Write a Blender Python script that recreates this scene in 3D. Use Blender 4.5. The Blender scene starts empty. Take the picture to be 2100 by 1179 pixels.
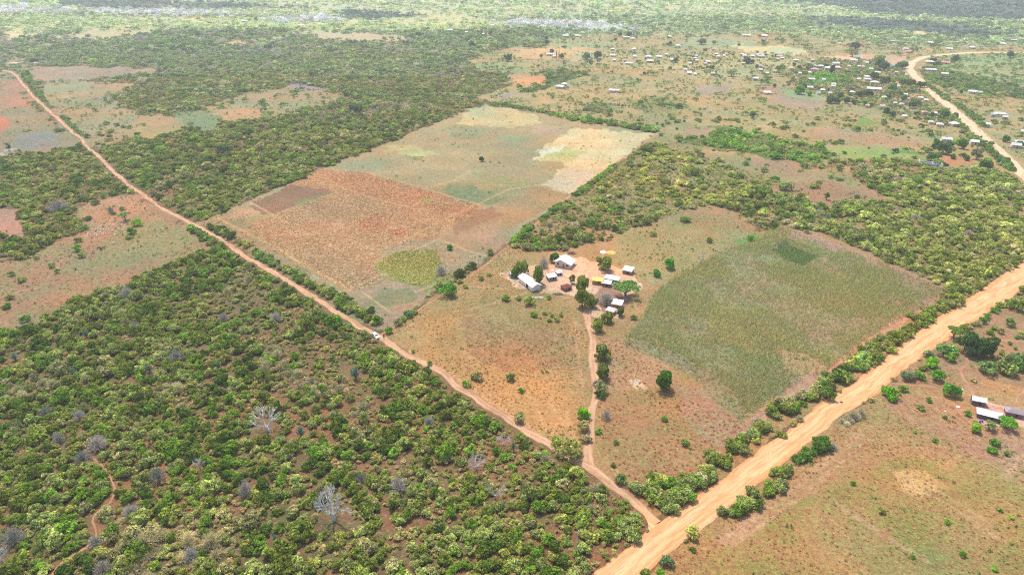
import bpy, math, random
import numpy as np
from mathutils import Vector, Matrix

R = math.radians
rng = np.random.default_rng(7)
random.seed(7)
C = bpy.context.scene.collection

# ------------------------------------------------------------------ camera
H = 150.0
PITCH = R(27.5)
F, CX, CY = 1400.0, 1050.0, 589.5
cp, sp = math.cos(PITCH), math.sin(PITCH)

def ground(x, y):
    """where the sight line through a point of the photograph meets the level ground"""
    x = np.asarray(x, float); y = np.asarray(y, float)
    u = (x - CX) / F; v = (CY - y) / F
    dy = cp + v * sp; dz = -sp + v * cp
    t = H / np.maximum(-dz, 1e-4)
    return np.stack([u * t, dy * t], -1)

def photo(P):
    P = np.asarray(P, float)
    X, Y = P[..., 0], P[..., 1]
    dep = Y * cp + H * sp
    dep = np.maximum(dep, 1.0)
    up = Y * sp - H * cp
    return np.stack([CX + F * X / dep, CY - F * up / dep], -1)

def G(x, y):
    p = ground(x, y); return float(p[0]), float(p[1])

cam_d = bpy.data.cameras.new('camera'); cam = bpy.data.objects.new('camera', cam_d); C.objects.link(cam)
cam.location = (0, 0, H); cam.rotation_euler = (math.pi / 2 - PITCH, 0, 0)
cam_d.sensor_width = 36; cam_d.lens = 36 * F / 2100; cam_d.clip_end = 40000; cam_d.clip_start = 1
bpy.context.scene.camera = cam

# ------------------------------------------------------------------ light
SUN_EL, SUN_AZ = R(63), R(-24)          # azimuth from +Y, negative to the left
sund = Vector((math.sin(SUN_AZ) * math.cos(SUN_EL), math.cos(SUN_AZ) * math.cos(SUN_EL), math.sin(SUN_EL)))
sl = bpy.data.lights.new('sun', 'SUN'); sl.energy = 3.2; sl.angle = R(2.2); sl.color = (1.0, 0.955, 0.89)
so = bpy.data.objects.new('sun', sl); C.objects.link(so)
so.rotation_euler = sund.to_track_quat('Z', 'Y').to_euler()
w = bpy.data.worlds.new('World'); bpy.context.scene.world = w; w.use_nodes = True
nt = w.node_tree; nt.nodes.clear()
sk = nt.nodes.new('ShaderNodeTexSky'); sk.sky_type = 'NISHITA'; sk.sun_disc = False
sk.sun_elevation = SUN_EL; sk.sun_rotation = SUN_AZ; sk.dust_density = 3.0; sk.air_density = 1.2
bg = nt.nodes.new('ShaderNodeBackground'); bg.inputs[1].default_value = 0.15
wo = nt.nodes.new('ShaderNodeOutputWorld')
nt.links.new(sk.outputs[0], bg.inputs[0]); nt.links.new(bg.outputs[0], wo.inputs[0])
vs = bpy.context.scene.view_settings
vs.view_transform = 'Standard'; vs.look = 'None'; vs.gamma = 1; vs.exposure = 0.85
E_G, E_V = 2.3, 0.66      # what a level white sheet / a crown renders to; picture colour / this = base colour

def lin(c):
    c = np.asarray(c, float) / 255.0
    return np.where(c <= 0.04045, c / 12.92, ((c + 0.055) / 1.055) ** 2.4)
def alb(c, e=E_G): return tuple(np.clip(lin(c) / e, 0, 0.85))

def leafcol(c):
    a = lin(c) / E_V * np.array([1.06, 1.03, .70]); return tuple(np.clip(a, 0, .8))
# ------------------------------------------------------------------ noise
def vnoise(x, y, seed=0):
    xi = np.floor(x).astype(np.int64); yi = np.floor(y).astype(np.int64)
    fx = x - xi; fy = y - yi
    fx = fx * fx * (3 - 2 * fx); fy = fy * fy * (3 - 2 * fy)
    def h(a, b):
        n = (a * 374761393 + b * 668265263 + seed * 974711) & 0xffffffff
        n = ((n ^ (n >> 13)) * 1274126177) & 0xffffffff
        return ((n ^ (n >> 16)) & 0xffff) / 65535.0
    return (h(xi, yi) * (1 - fx) + h(xi + 1, yi) * fx) * (1 - fy) + (h(xi, yi + 1) * (1 - fx) + h(xi + 1, yi + 1) * fx) * fy
def fbm(x, y, seed=0, o=3):
    s = 0; a = 0.5; t = 0
    for k in range(o):
        s = s + a * vnoise(x * 2 ** k, y * 2 ** k, seed + k); t += a; a *= 0.5
    return s / t

def inpoly(P, poly):
    poly = np.asarray(poly, float)
    x, y = P[:, 0], P[:, 1]
    out = np.zeros(len(P), bool)
    lo, hi = poly.min(0), poly.max(0)
    m = np.nonzero((x >= lo[0]) & (x <= hi[0]) & (y >= lo[1]) & (y <= hi[1]))[0]
    if len(m) == 0: return out
    xs, ys = x[m], y[m]; ins = np.zeros(len(m), bool)
    n = len(poly)
    for i in range(n):
        x1, y1 = poly[i]; x2, y2 = poly[(i + 1) % n]
        if y1 == y2: continue
        c = ((ys < y1) != (ys < y2)) & (xs < (x2 - x1) * (ys - y1) / (y2 - y1) + x1)
        ins ^= c
    out[m] = ins
    return out

def seg_dist(P, line):
    """distance in metres of world points to a polyline given in photograph points"""
    L = ground(*np.asarray(line, float).T)
    d = np.full(len(P), 1e9)
    for a, b in zip(L[:-1], L[1:]):
        ab = b - a; t = np.clip(((P - a) @ ab) / (ab @ ab + 1e-9), 0, 1)
        d = np.minimum(d, np.linalg.norm(P - (a + t[:, None] * ab), axis=1))
    return d

# ------------------------------------------------------------------ the map of the land, traced as outlines on the photograph
TRACK = [(-60,141),(7,145),(23,148),(33,155),(43,168),(67,197),(87,215),(107,233),(133,257),(150,273),(167,285),(180,303),(197,317),(213,333),(233,353),(253,370),(273,387),(287,395),(307,410),(327,425),(360,441),(387,456),(410,467),(433,480),(467,501),(500,525),(533,543),(567,563),(590,577),(633,603),(660,620),(700,645),(733,666),(767,686),(787,696),(813,713),(840,730),(867,743),(887,753),(907,766),(927,784),(947,799),(977,816),(1000,833),(1027,849),(1060,873),(1093,893),(1127,909),(1157,929),(1183,946),(1207,956),(1227,973),(1253,993),(1280,1009),(1307,1033),(1333,1056),(1353,1083),(1362,1105)]
DRIVE = [(1212,960),(1206,936),(1208,913),(1210,886),(1213,853),(1220,820),(1223,808),(1220,786),(1217,760),(1213,726),(1217,703),(1214,686),(1208,666),(1205,646),(1207,630),(1212,615)]
NW = [(1080,1290),(1210,1179),(1267,1137),(1310,1103),(1350,1072),(1400,1036),(1467,993),(1513,956),(1560,919),(1607,889),(1640,863),(1677,829),(1720,803),(1747,786),(1767,766),(1817,733),(1857,700),(1900,666),(1933,642),(1967,623),(2017,590),(2060,558),(2100,533),(2230,450),(2400,345)]
SE = [(1200,1290),(1327,1179),(1353,1153),(1400,1112),(1450,1075),(1490,1043),(1533,1013),(1557,989),(1587,966),(1620,943),(1640,921),(1667,899),(1700,876),(1727,849),(1767,829),(1800,806),(1817,788),(1867,748),(1933,702),(1967,677),(2017,648),(2053,623),(2083,603),(2130,575),(2270,485),(2440,372)]
ROAD2 = [(2150,110),(2063,108),(2000,108),(1933,113),(1893,118),(1872,128),(1865,141),(1878,158),(1900,177),(1920,197),(1940,213),(1960,230),(1987,253),(2007,273),(2033,295),(2053,314),(2077,338),(2100,360),(2200,440),(2300,500)]
FOOT1 = [(95,1200),(107,1179),(133,1146),(180,1123),(200,1099),(189,1073),(190,1056),(227,1033),(235,1000),(215,960),(180,930)]
FOOT2 = [(2140,702),(2100,700),(2047,698),(2023,705),(1990,712),(1973,722),(1988,743),(1968,760),(1975,775),(1984,784),(1998,812),(2010,830)]
FOOT3 = [(1822,786),(1857,787),(1927,796),(1973,810),(2000,823)]
FOOT4 = [(1480,1110),(1567,1053),(1633,1019),(1683,973),(1720,939),(1767,893),(1827,833),(1870,815),(1927,797)]
FOOT5 = [(2110,788),(2088,815),(2075,838)]
FOOT6 = [(775,690),(790,683),(900,608),(1000,540),(1050,500),(1150,415),(1240,350),(1352,274)]
FOOT7 = [(1205,640),(1195,620),(1180,606)]

PLOT = [(405,458),(700,280),(993,212),(1350,272),(1240,355),(1150,420),(1045,502),(900,612),(780,684),(600,580)]
PLOT = [(403,462),(500,415),(600,372),(700,332),(850,270),(993,214),(1350,272),(1255,340),(1150,415),(1045,492),(900,594),(782,680),(690,628),(560,548),(470,497)]
MAIZE = [(1400,556),(1443,536),(1477,516),(1530,498),(1575,476),(1597,464),(1640,478),(1690,496),(1767,523),(1867,566),(1935,592),(1893,632),(1833,660),(1797,683),(1763,703),(1740,728),(1710,746),(1693,763),(1650,778),(1575,822),(1520,860),(1490,840),(1450,800),(1415,775),(1370,745),(1320,722),(1280,705),(1283,690),(1310,664),(1328,622),(1353,592)]

# polygon, colour, mottle colour, bush cover, shrub cover, palette, ploughed
W = 'wood'
LAND = [
 # far country
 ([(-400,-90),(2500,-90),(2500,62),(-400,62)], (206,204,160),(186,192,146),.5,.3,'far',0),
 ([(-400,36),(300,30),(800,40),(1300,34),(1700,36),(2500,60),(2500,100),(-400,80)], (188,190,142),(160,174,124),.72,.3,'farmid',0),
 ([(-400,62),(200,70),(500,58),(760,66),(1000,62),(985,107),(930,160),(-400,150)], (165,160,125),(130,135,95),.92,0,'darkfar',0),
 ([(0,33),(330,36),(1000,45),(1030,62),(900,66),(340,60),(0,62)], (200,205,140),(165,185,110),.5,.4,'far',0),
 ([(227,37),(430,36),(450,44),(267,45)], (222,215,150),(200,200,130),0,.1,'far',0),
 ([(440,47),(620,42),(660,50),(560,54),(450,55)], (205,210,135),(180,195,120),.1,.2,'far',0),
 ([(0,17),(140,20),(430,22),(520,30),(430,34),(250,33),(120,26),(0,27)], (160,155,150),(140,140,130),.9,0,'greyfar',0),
 ([(100,0),(200,0),(430,8),(560,14),(640,18),(300,20),(130,14)], (150,160,140),(120,140,110),.9,0,'blueshadefar',0),
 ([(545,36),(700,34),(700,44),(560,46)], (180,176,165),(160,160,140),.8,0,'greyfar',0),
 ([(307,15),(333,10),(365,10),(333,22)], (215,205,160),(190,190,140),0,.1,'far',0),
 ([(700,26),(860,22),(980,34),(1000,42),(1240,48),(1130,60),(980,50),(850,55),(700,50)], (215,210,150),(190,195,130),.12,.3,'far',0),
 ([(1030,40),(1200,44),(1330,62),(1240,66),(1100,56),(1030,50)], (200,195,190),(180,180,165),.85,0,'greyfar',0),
 ([(700,22),(800,28),(880,34),(780,40),(700,38)], (150,165,120),(130,150,110),.9,0,'blueshadefar',0),
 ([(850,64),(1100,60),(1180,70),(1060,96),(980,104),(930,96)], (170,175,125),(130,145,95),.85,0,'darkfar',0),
 ([(1480,-20),(1600,6),(1720,14),(1800,30),(2000,40),(2400,52),(2400,-40),(1500,-60)], (130,135,120),(110,120,105),.95,0,'blueshadefar',0),  # cloud shadow over the far land, put into dark blue-grey wood and ground colours
 ([(1660,38),(1800,42),(1900,46),(2040,66),(2100,75),(1980,78),(1800,62),(1700,56)], (150,160,125),(130,145,115),.95,0,'blueshadefar',0),  # second cloud-shadow band, likewise painted as darker woods
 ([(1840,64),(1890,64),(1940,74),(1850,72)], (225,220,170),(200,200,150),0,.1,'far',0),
 # open land upper right
 ([(1000,212),(985,196),(1010,190),(1046,176),(1046,152),(980,146),(968,132),(985,107),(1060,98),(1110,100),(1150,82),(1230,72),(1400,72),(1600,66),(1720,82),(1800,92),(1870,96),(2500,92),(2500,470),(2100,375),(2060,352),(1970,347),(1880,337),(1800,327),(1750,330),(1700,335),(1560,350),(1352,300)], (192,166,118),(156,154,98),.13,.95,'mid',0),
 ([(1400,75),(1560,78),(1540,100),(1400,98)], (172,176,128),(155,165,115),.02,.25,'mid',0),
 ([(1520,93),(1650,100),(1640,112),(1540,108),(1520,100)], (222,212,155),(205,200,140),0,.05,'mid',0),
 ([(1060,100),(1200,98),(1250,110),(1200,125),(1060,120)], (215,180,130),(190,170,115),.02,.1,'mid',0),
 ([(1150,88),(1260,86),(1240,100),(1130,96)], (170,180,130),(150,170,115),.02,.2,'mid',0),
 ([(975,130),(1030,128),(1080,138),(1100,146),(980,144)], (160,165,115),(150,165,105),.3,.3,'mid',0),
 ([(1045,156),(1070,150),(1120,158),(1112,172),(1085,180),(1050,174)], (212,165,112),(195,150,100),0,.1,'mid',0),
 ([(1100,150),(1150,145),(1205,152),(1150,172),(1095,190),(1060,192),(1100,176),(1122,164)], (110,125,85),(90,110,70),.9,0,'green',0),
 ([(1020,192),(1062,192),(1040,202),(1015,204)], (165,150,140),(150,140,120),.3,0,'grey',0),
 ([(1700,118),(1760,112),(1800,128),(1780,135),(1700,134)], (235,205,165),(225,190,150),0,0,'mid',0),
 ([(1762,107),(1850,118),(1870,126),(1855,132),(1790,126),(1760,118)], (222,180,145),(215,170,135),0,0,'mid',0),
 ([(1800,125),(1850,128),(1846,134),(1810,130)], (235,200,165),(225,190,150),0,0,'mid',0),
 ([(1610,150),(1700,125),(1800,126),(1870,140),(1905,180),(1960,235),(1985,262),(1930,262),(1850,240),(1760,215),(1700,205),(1630,190)], (204,172,124),(158,158,100),.52,1.,'garden',0),
 ([(1330,118),(1480,108),(1640,120),(1620,150),(1560,160),(1440,160),(1340,140)], (206,182,128),(168,166,108),.22,.9,'garden',0),
 ([(1190,108),(1330,112),(1330,145),(1200,132)], (205,180,128),(168,166,110),.25,.9,'garden',0),
 ([(1900,280),(2040,290),(2080,340),(2010,345),(1900,335)], (196,160,112),(150,158,92),.24,.8,'garden',0),
 ([(1560,176),(1602,180),(1594,192),(1556,190)], (205,150,120),(190,140,110),0,.03,'mid',0),
 ([(1588,193),(1690,207),(1668,230),(1574,208)], (178,155,125),(170,150,120),0,.06,'mid',0),
 ([(1602,184),(1690,196),(1692,210),(1620,198)], (165,180,125),(150,170,110),0,.1,'mid',0),
 ([(1660,150),(1710,150),(1720,175),(1650,172)], (110,160,70),(90,140,60),.35,.3,'bright',0),
 ([(1440,178),(1500,172),(1490,195),(1430,193)], (180,155,130),(165,145,115),0,.1,'mid',0),
 ([(1752,246),(1790,244),(1805,256),(1770,262),(1752,256)], (130,165,75),(120,155,70),0,.1,'bright',0),
 ([(1650,262),(1800,272),(1900,290),(1880,304),(1760,295),(1660,285)], (190,155,115),(180,150,105),0,.1,'mid',0),
 ([(1710,300),(1780,302),(1890,312),(1900,326),(1800,322),(1760,327),(1710,318)], (175,178,100),(150,170,85),.02,.2,'bright',0),
 ([(1830,306),(1900,312),(1898,318),(1834,314)], (120,160,75),(110,150,70),.1,.3,'bright',0),
 ([(1930,322),(2000,326),(1990,342),(1940,338)], (195,140,100),(185,140,95),0,.05,'mid',0),
 ([(1885,140),(1920,138),(1960,148),(2100,180),(2300,200),(2300,222),(2100,203),(1950,182),(1905,170)], (110,140,70),(90,120,60),.85,0,'green',0),
 ([(1910,110),(2100,112),(2300,118),(2300,180),(2100,172),(1960,146),(1905,135)], (165,175,125),(140,160,100),.25,.3,'mid',0),
 ([(1400,288),(1450,255),(1500,258),(1560,272),(1620,290),(1690,302),(1708,325),(1650,342),(1560,322),(1470,308),(1400,300)], (125,140,75),(105,130,60),.62,.2,'bright',0),
 ([(1290,212),(1330,198),(1400,206),(1410,222),(1350,236),(1300,226)], (150,150,100),(130,140,85),.35,.4,'green',0),
 ([(1200,210),(1260,214),(1250,240),(1195,232)], (150,150,95),(130,140,85),.4,.4,'green',0),
 ([(1270,236),(1400,246),(1410,262),(1290,258)], (175,160,110),(150,150,95),.15,.5,'mid',0),
 ([(1400,265),(1470,262),(1460,282),(1400,284)], (190,150,115),(175,140,105),0,.2,'mid',0),
 # pocket of open red ground right of the plot
 ([(1352,288),(1440,300),(1490,318),(1560,330),(1650,345),(1748,338),(1752,375),(1835,410),(1700,425),(1600,415),(1520,395),(1440,360),(1380,320)], (180,150,108),(150,145,90),.10,.6,'mid',0),
 ([(1540,325),(1640,330),(1640,360),(1550,350)], (190,140,105),(175,140,100),.02,.4,'mid',0),
 ([(1550,380),(1700,372),(1790,392),(1830,410),(1700,420),(1600,408)], (178,135,100),(165,130,92),.03,.4,'mid',0),
 ([(1352,300),(1500,340),(1600,372),(1560,400),(1400,440),(1250,450),(1180,440),(1120,445),(1240,350)], (172,146,100),(135,138,78),.60,.5,'lightwood',0),
 ([(1120,440),(1180,415),(1260,430),(1310,450),(1240,490),(1150,480),(1060,500)], (188,146,100),(155,138,86),.38,.5,'wood',0),
 ([(1545,455),(1600,400),(1700,425),(1835,410),(1760,345),(1800,327),(1970,347),(2060,352),(2110,380),(2400,520),(2100,533),(2017,588),(1965,620),(1780,518),(1690,476),(1600,458)], (176,146,104),(138,136,86),.80,.3,'rightwood',0),
 # left side open fields
 ([(0,150),(-200,145),(-200,330),(0,323),(33,317),(110,310),(150,305),(180,307),(160,287),(130,262),(100,236),(67,203),(33,163),(15,150)], (165,140,108),(140,138,98),.02,.35,'mid',0),
 ([(0,165),(40,168),(70,210),(60,225),(0,215)], (178,135,108),(165,135,100),0,.15,'mid',0),
 ([(30,277),(113,268),(127,297),(37,310)], (150,140,125),(140,138,118),0,.05,'mid',0),
 ([(-20,245),(8,240),(14,268),(-20,275)], (205,125,85),(190,120,85),0,0,'mid',0),
 ([(0,310),(30,305),(10,322),(0,325)], (205,185,170),(190,175,160),0,0,'mid',0),
 ([(40,140),(140,136),(333,141),(330,148),(225,160),(165,165),(67,170),(50,155)], (172,150,122),(155,142,112),0,.10,'mid',0),
 ([(0,120),(50,118),(60,140),(0,140)], (165,155,110),(150,150,100),.1,.3,'mid',0),
 ([(67,172),(200,165),(283,172),(225,197),(253,222),(300,236),(380,236),(380,263),(340,277),(300,289),(267,285),(207,300),(186,300),(145,265),(110,233),(85,206)], (178,150,112),(150,148,100),.10,.65,'mid',0),
 ([(75,175),(180,168),(200,178),(120,190),(85,190)], (160,155,115),(150,150,105),.02,.3,'mid',0),
 ([(273,242),(320,233),(360,240),(363,253),(320,261),(277,256)], (200,150,102),(185,145,98),0,.1,'mid',0),
 ([(270,262),(360,258),(380,270),(340,278),(300,286),(275,275)], (180,160,105),(165,155,100),0,.2,'mid',0),
 ([(363,232),(413,226),(443,237),(460,253),(433,268),(385,268)], (135,150,102),(122,142,95),0,.5,'crop',0),
 ([(415,222),(500,193),(600,175),(697,192),(690,208),(567,240),(477,252),(447,242)], (182,155,115),(150,150,98),.12,.95,'green',0),
 ([(440,228),(520,222),(540,240),(480,252),(447,242)], (200,155,110),(185,150,105),0,.3,'mid',0),
 ([(587,172),(617,170),(675,181),(663,187),(620,186)], (165,148,150),(150,140,135),.35,0,'grey',0),
 ([(0,65),(53,58),(82,71),(73,80),(0,86)], (218,200,155),(205,190,140),0,.1,'far',0),
 ([(88,76),(173,65),(240,60),(343,62),(290,72),(187,82),(127,81)], (208,192,145),(190,185,130),0,.15,'far',0),
 ([(447,89),(493,84),(513,90),(480,98)], (215,185,135),(205,175,125),0,.05,'far',0),
 ([(603,66),(647,63),(720,69),(847,73),(862,80),(783,88),(700,84),(640,78)], (205,185,145),(190,175,130),0,.15,'far',0),
 ([(520,80),(600,76),(560,86)], (195,190,130),(180,180,120),0,.2,'far',0),
 # left pasture below the track
 ([(282,396),(345,435),(395,462),(408,478),(440,503),(455,508),(400,520),(353,543),(293,573),(200,603),(147,623),(100,650),(57,673),(-60,690),(-60,540),(60,530),(100,500),(145,488),(175,472),(160,455),(155,430),(175,415),(225,408)], (182,135,102),(155,145,98),.02,.55,'green',0),
 ([(230,470),(330,450),(400,480),(380,515),(250,545),(180,540)], (165,150,102),(150,145,95),.01,.45,'green',0),
 ([(165,420),(280,402),(300,430),(240,470),(180,462)], (195,145,108),(175,140,102),.06,.45,'green',0),
 ([(-60,430),(30,428),(48,450),(62,480),(30,487),(-60,492)], (188,142,118),(178,140,115),0,.1,'mid',0),
 # the plot
 (PLOT, (178,160,116),(164,154,110),0,.06,'mid',0),
 ([(403,462),(480,428),(510,440),(530,470),(600,535),(700,605),(748,640),(782,680),(690,628),(560,548),(470,497)], (182,145,108),(150,140,95),0,.3,'mid',0),
 ([(430,452),(500,425),(560,408),(520,440),(480,450)], (195,160,125),(170,150,110),0,.05,'mid',0),
 ([(500,425),(560,398),(610,376),(697,393),(640,412),(600,425),(560,442),(530,430)], (158,118,92),(140,112,80),0,.02,'mid',0),
 ([(620,408),(695,392),(690,400),(640,416),(600,426)], (140,145,85),(150,130,85),0,.1,'mid',0),
 ([(503,440),(540,438),(560,443),(540,460),(500,462)], (160,155,95),(170,150,100),0,.15,'mid',0),
 ([(508,462),(560,443),(640,412),(697,393),(600,376),(660,347),(745,352),(870,387),(983,420),(960,443),(880,495),(775,518),(765,545),(800,572),(745,590),(715,595),(640,558),(560,505)], (188,148,106),(174,136,96),0,0,'mid',1),
 ([(660,347),(745,352),(870,387),(983,420),(960,443),(850,428),(760,405),(690,380)], (188,138,98),(176,128,90),0,0,'mid',1),
 ([(730,460),(770,440),(800,462),(770,480)], (165,112,82),(185,132,94),0,0,'mid',1),
 ([(800,470),(840,472),(830,488),(800,485)], (176,116,82),(185,132,94),0,0,'mid',1),
 ([(870,385),(960,370),(1050,380),(1100,382),(1030,425),(983,420)], (172,150,108),(155,145,95),0,.04,'mid',0),
 ([(900,392),(925,376),(1000,390),(1042,402),(1010,422),(970,418)], (130,136,92),(142,142,95),0,.15,'crop',0),
 ([(960,355),(1000,355),(1090,375),(1060,388),(1000,378)], (150,155,95),(165,155,105),0,.12,'crop',0),
 ([(1105,380),(1165,398),(1160,406),(1040,478),(980,455),(960,443),(1030,425)], (180,145,100),(165,140,95),0,.04,'mid',0),
 ([(880,495),(960,443),(1000,452),(1045,492),(1010,520),(960,515)], (192,148,112),(165,140,98),0,.04,'mid',0),
 ([(950,435),(1010,425),(1040,440),(960,470),(930,478)], (165,125,92),(155,125,88),0,.03,'mid',0),
 ([(905,268),(945,254),(1022,268),(990,282),(935,288)], (148,150,108),(156,154,110),0,.3,'crop',0),
 ([(1020,272),(1090,280),(1080,296),(1020,285)], (155,160,112),(165,160,115),0,.15,'crop',0),
 ([(960,225),(1000,217),(1100,235),(1110,255),(1040,262),(940,252)], (204,190,138),(190,180,126),0,.06,'mid',0),
 ([(1085,258),(1170,262),(1150,282),(1080,272)], (195,165,130),(180,155,120),0,.1,'mid',0),
 ([(1100,310),(1140,285),(1180,262),(1350,274),(1255,340),(1180,395),(1110,380),(1160,340)], (222,206,156),(210,192,138),0,.16,'mid',0),
 ([(1092,328),(1118,308),(1140,300),(1165,298),(1120,325)], (240,225,190),(230,215,165),0,0,'mid',0),
 ([(1100,330),(1160,302),(1200,312),(1180,330),(1130,332)], (208,196,122),(200,186,120),0,.05,'mid',0),
 ([(1106,380),(1170,345),(1240,348),(1175,396)], (222,195,158),(205,180,140),0,0,'mid',0),
 ([(780,300),(860,300),(900,318),(830,320)], (195,190,130),(175,170,115),0,.05,'mid',0),
 ([(830,318),(872,322),(868,333),(838,328)], (135,135,80),(160,150,100),0,.6,'green',0),
 ([(690,350),(760,320),(800,330),(760,352)], (160,158,118),(150,152,108),0,.05,'mid',0),
 ([(770,518),(850,488),(890,490),(960,512),(1000,522),(960,552),(905,590),(885,600),(850,590),(900,570),(903,540),(893,516)], (155,145,105),(170,150,118),0,.3,'mid',0),
 ([(767,545),(785,530),(815,518),(850,512),(893,514),(906,540),(900,568),(880,585),(845,585),(803,568)], (182,170,100),(162,158,92),0,.1,'yellow',0),
 ([(790,560),(845,585),(880,588),(910,560),(925,570),(880,606),(830,598)], (140,145,85),(160,150,95),0,.4,'green',0),
 ([(688,600),(745,590),(800,572),(850,592),(880,606),(860,622),(815,655),(782,678),(745,638)], (190,150,118),(172,145,105),0,.06,'mid',0),
 ([(745,620),(780,590),(860,600),(845,620),(800,628),(760,622)], (160,145,100),(150,135,95),0,.12,'mid',0),
 ([(862,407),(880,406),(885,413),(866,416)], (165,175,90),(150,165,80),0,.05,'mid',0),
 # pastures round the farmstead
 ([(785,690),(880,618),(1045,504),(1080,512),(1150,520),(1240,492),(1260,480),(1330,460),(1400,430),(1480,422),(1545,458),(1545,478),(1600,462),(1690,478),(1780,520),(1940,595),(1965,622),(1900,660),(1800,735),(1700,815),(1640,862),(1560,915),(1480,985),(1400,1034),(1345,1068),(1300,1022),(1207,950),(1093,893),(1000,833),(930,786),(840,730)], (196,148,100),(170,145,90),.015,.26,'green',0),
 ([(800,700),(880,630),(1000,560),(1040,520),(1080,540),(1040,600),(1180,640),(1200,700),(1190,800),(1190,900),(1100,880),(1000,825),(930,775)], (204,158,106),(178,148,92),0,.10,'green',0),
 ([(950,650),(1190,680),(1190,760),(1040,760),(960,720)], (184,138,96),(180,145,95),0,.08,'green',0),
 ([(1000,560),(1050,575),(1150,612),(1195,645),(1180,690),(1060,660),(980,620)], (196,148,98),(160,140,85),0,.4,'green',0),
 ([(1260,480),(1330,460),(1400,432),(1480,424),(1540,460),(1535,490),(1477,514),(1443,534),(1400,554),(1340,585),(1310,560),(1270,530),(1250,510)], (178,158,108),(155,150,95),.01,.3,'green',0),
 ([(1400,430),(1480,424),(1545,460),(1540,475),(1440,465),(1380,450)], (196,145,102),(170,145,95),.02,.2,'green',0),
 ([(1515,490),(1545,478),(1560,492),(1520,505)], (120,160,80),(110,150,75),.25,.9,'bright',0),
 ([(1230,690),(1290,700),(1370,745),(1390,790),(1340,800),(1240,800),(1230,740)], (200,150,110),(180,145,100),0,.07,'green',0),
 ([(1230,815),(1380,800),(1480,840),(1540,890),(1470,960),(1400,1000),(1320,1000),(1240,930)], (192,140,98),(165,142,90),.01,.30,'green',0),
 ([(1380,790),(1450,800),(1510,860),(1560,870),(1500,930),(1420,880)], (190,140,115),(160,150,105),.0,.3,'green',0),
 ([(1290,785),(1310,780),(1324,795),(1305,806),(1293,798)], (235,215,195),(215,175,120),0,0,'mid',0),
 (MAIZE, (150,148,100),(165,140,105),0,.0,'crop',0),
 ([(1590,466),(1605,460),(1690,490),(1767,518),(1867,560),(1950,590),(1940,602),(1893,632),(1880,640),(1870,632),(1920,600),(1860,572),(1760,530),(1690,502),(1640,488),(1600,485)], (198,150,128),(185,145,118),0,.05,'mid',0),
 ([(1833,655),(1893,630),(1870,660),(1763,720),(1700,770),(1640,812),(1590,852),(1540,890),(1510,880),(1580,825),(1650,776),(1735,732),(1790,685)], (205,152,125),(190,150,118),0,.10,'mid',0),
 ([(1600,715),(1650,725),(1700,755),(1650,775),(1610,750)], (195,158,120),(165,150,105),0,.1,'mid',0),
 ([(1450,655),(1490,665),(1540,690),(1570,720),(1530,720),(1470,690)], (190,160,115),(165,152,105),0,.05,'mid',0),
 ([(1582,510),(1613,492),(1627,510),(1676,526),(1647,548),(1607,533)], (112,128,74),(104,120,66),0,.2,'green',0),
 # the swept yard
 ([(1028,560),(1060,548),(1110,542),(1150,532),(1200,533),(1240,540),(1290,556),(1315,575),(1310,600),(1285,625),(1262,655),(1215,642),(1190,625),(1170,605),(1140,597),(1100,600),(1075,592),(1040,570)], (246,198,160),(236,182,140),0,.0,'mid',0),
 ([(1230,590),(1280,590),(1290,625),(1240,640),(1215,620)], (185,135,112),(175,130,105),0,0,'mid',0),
 # south-east of the sandy road
 ([(1200,1290),(1327,1179),(1400,1114),(1533,1016),(1667,903),(1817,790),(1933,704),(2100,592),(2270,485),(2600,480),(2600,1300)], (192,146,102),(168,148,94),.0,.2,'green',0),
 ([(1560,1075),(1700,1000),(1850,930),(2000,950),(2100,1000),(2150,1179),(2000,1230),(1500,1230),(1450,1140)], (192,152,100),(150,146,80),0,.16,'green',0),
 ([(1830,960),(1900,960),(1950,1000),(1880,1020),(1840,1000)], (215,185,130),(190,170,110),0,.04,'green',0),
 ([(1800,830),(1900,800),(2000,850),(2130,900),(2130,1000),(2000,930),(1880,880)], (196,145,112),(180,145,105),.01,.25,'green',0),
 ([(1850,745),(1930,705),(2100,595),(2200,560),(2300,780),(2100,790),(2060,800),(1990,800),(1900,795),(1830,790)], (188,140,105),(155,135,92),.22,.5,'wood',0),
 ([(2020,780),(2080,785),(2090,815),(2040,800),(2000,780)], (200,145,95),(165,140,90),0,.2,'green',0),
 ([(1990,840),(2010,822),(2070,836),(2130,845),(2130,880),(2060,870),(2000,862)], (240,192,165),(228,178,150),0,0,'mid',0),
 ([(2085,795),(2130,780),(2130,820),(2095,820)], (232,195,175),(220,180,155),0,0,'mid',0),
]
EDGE_GRASS = None

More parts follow.
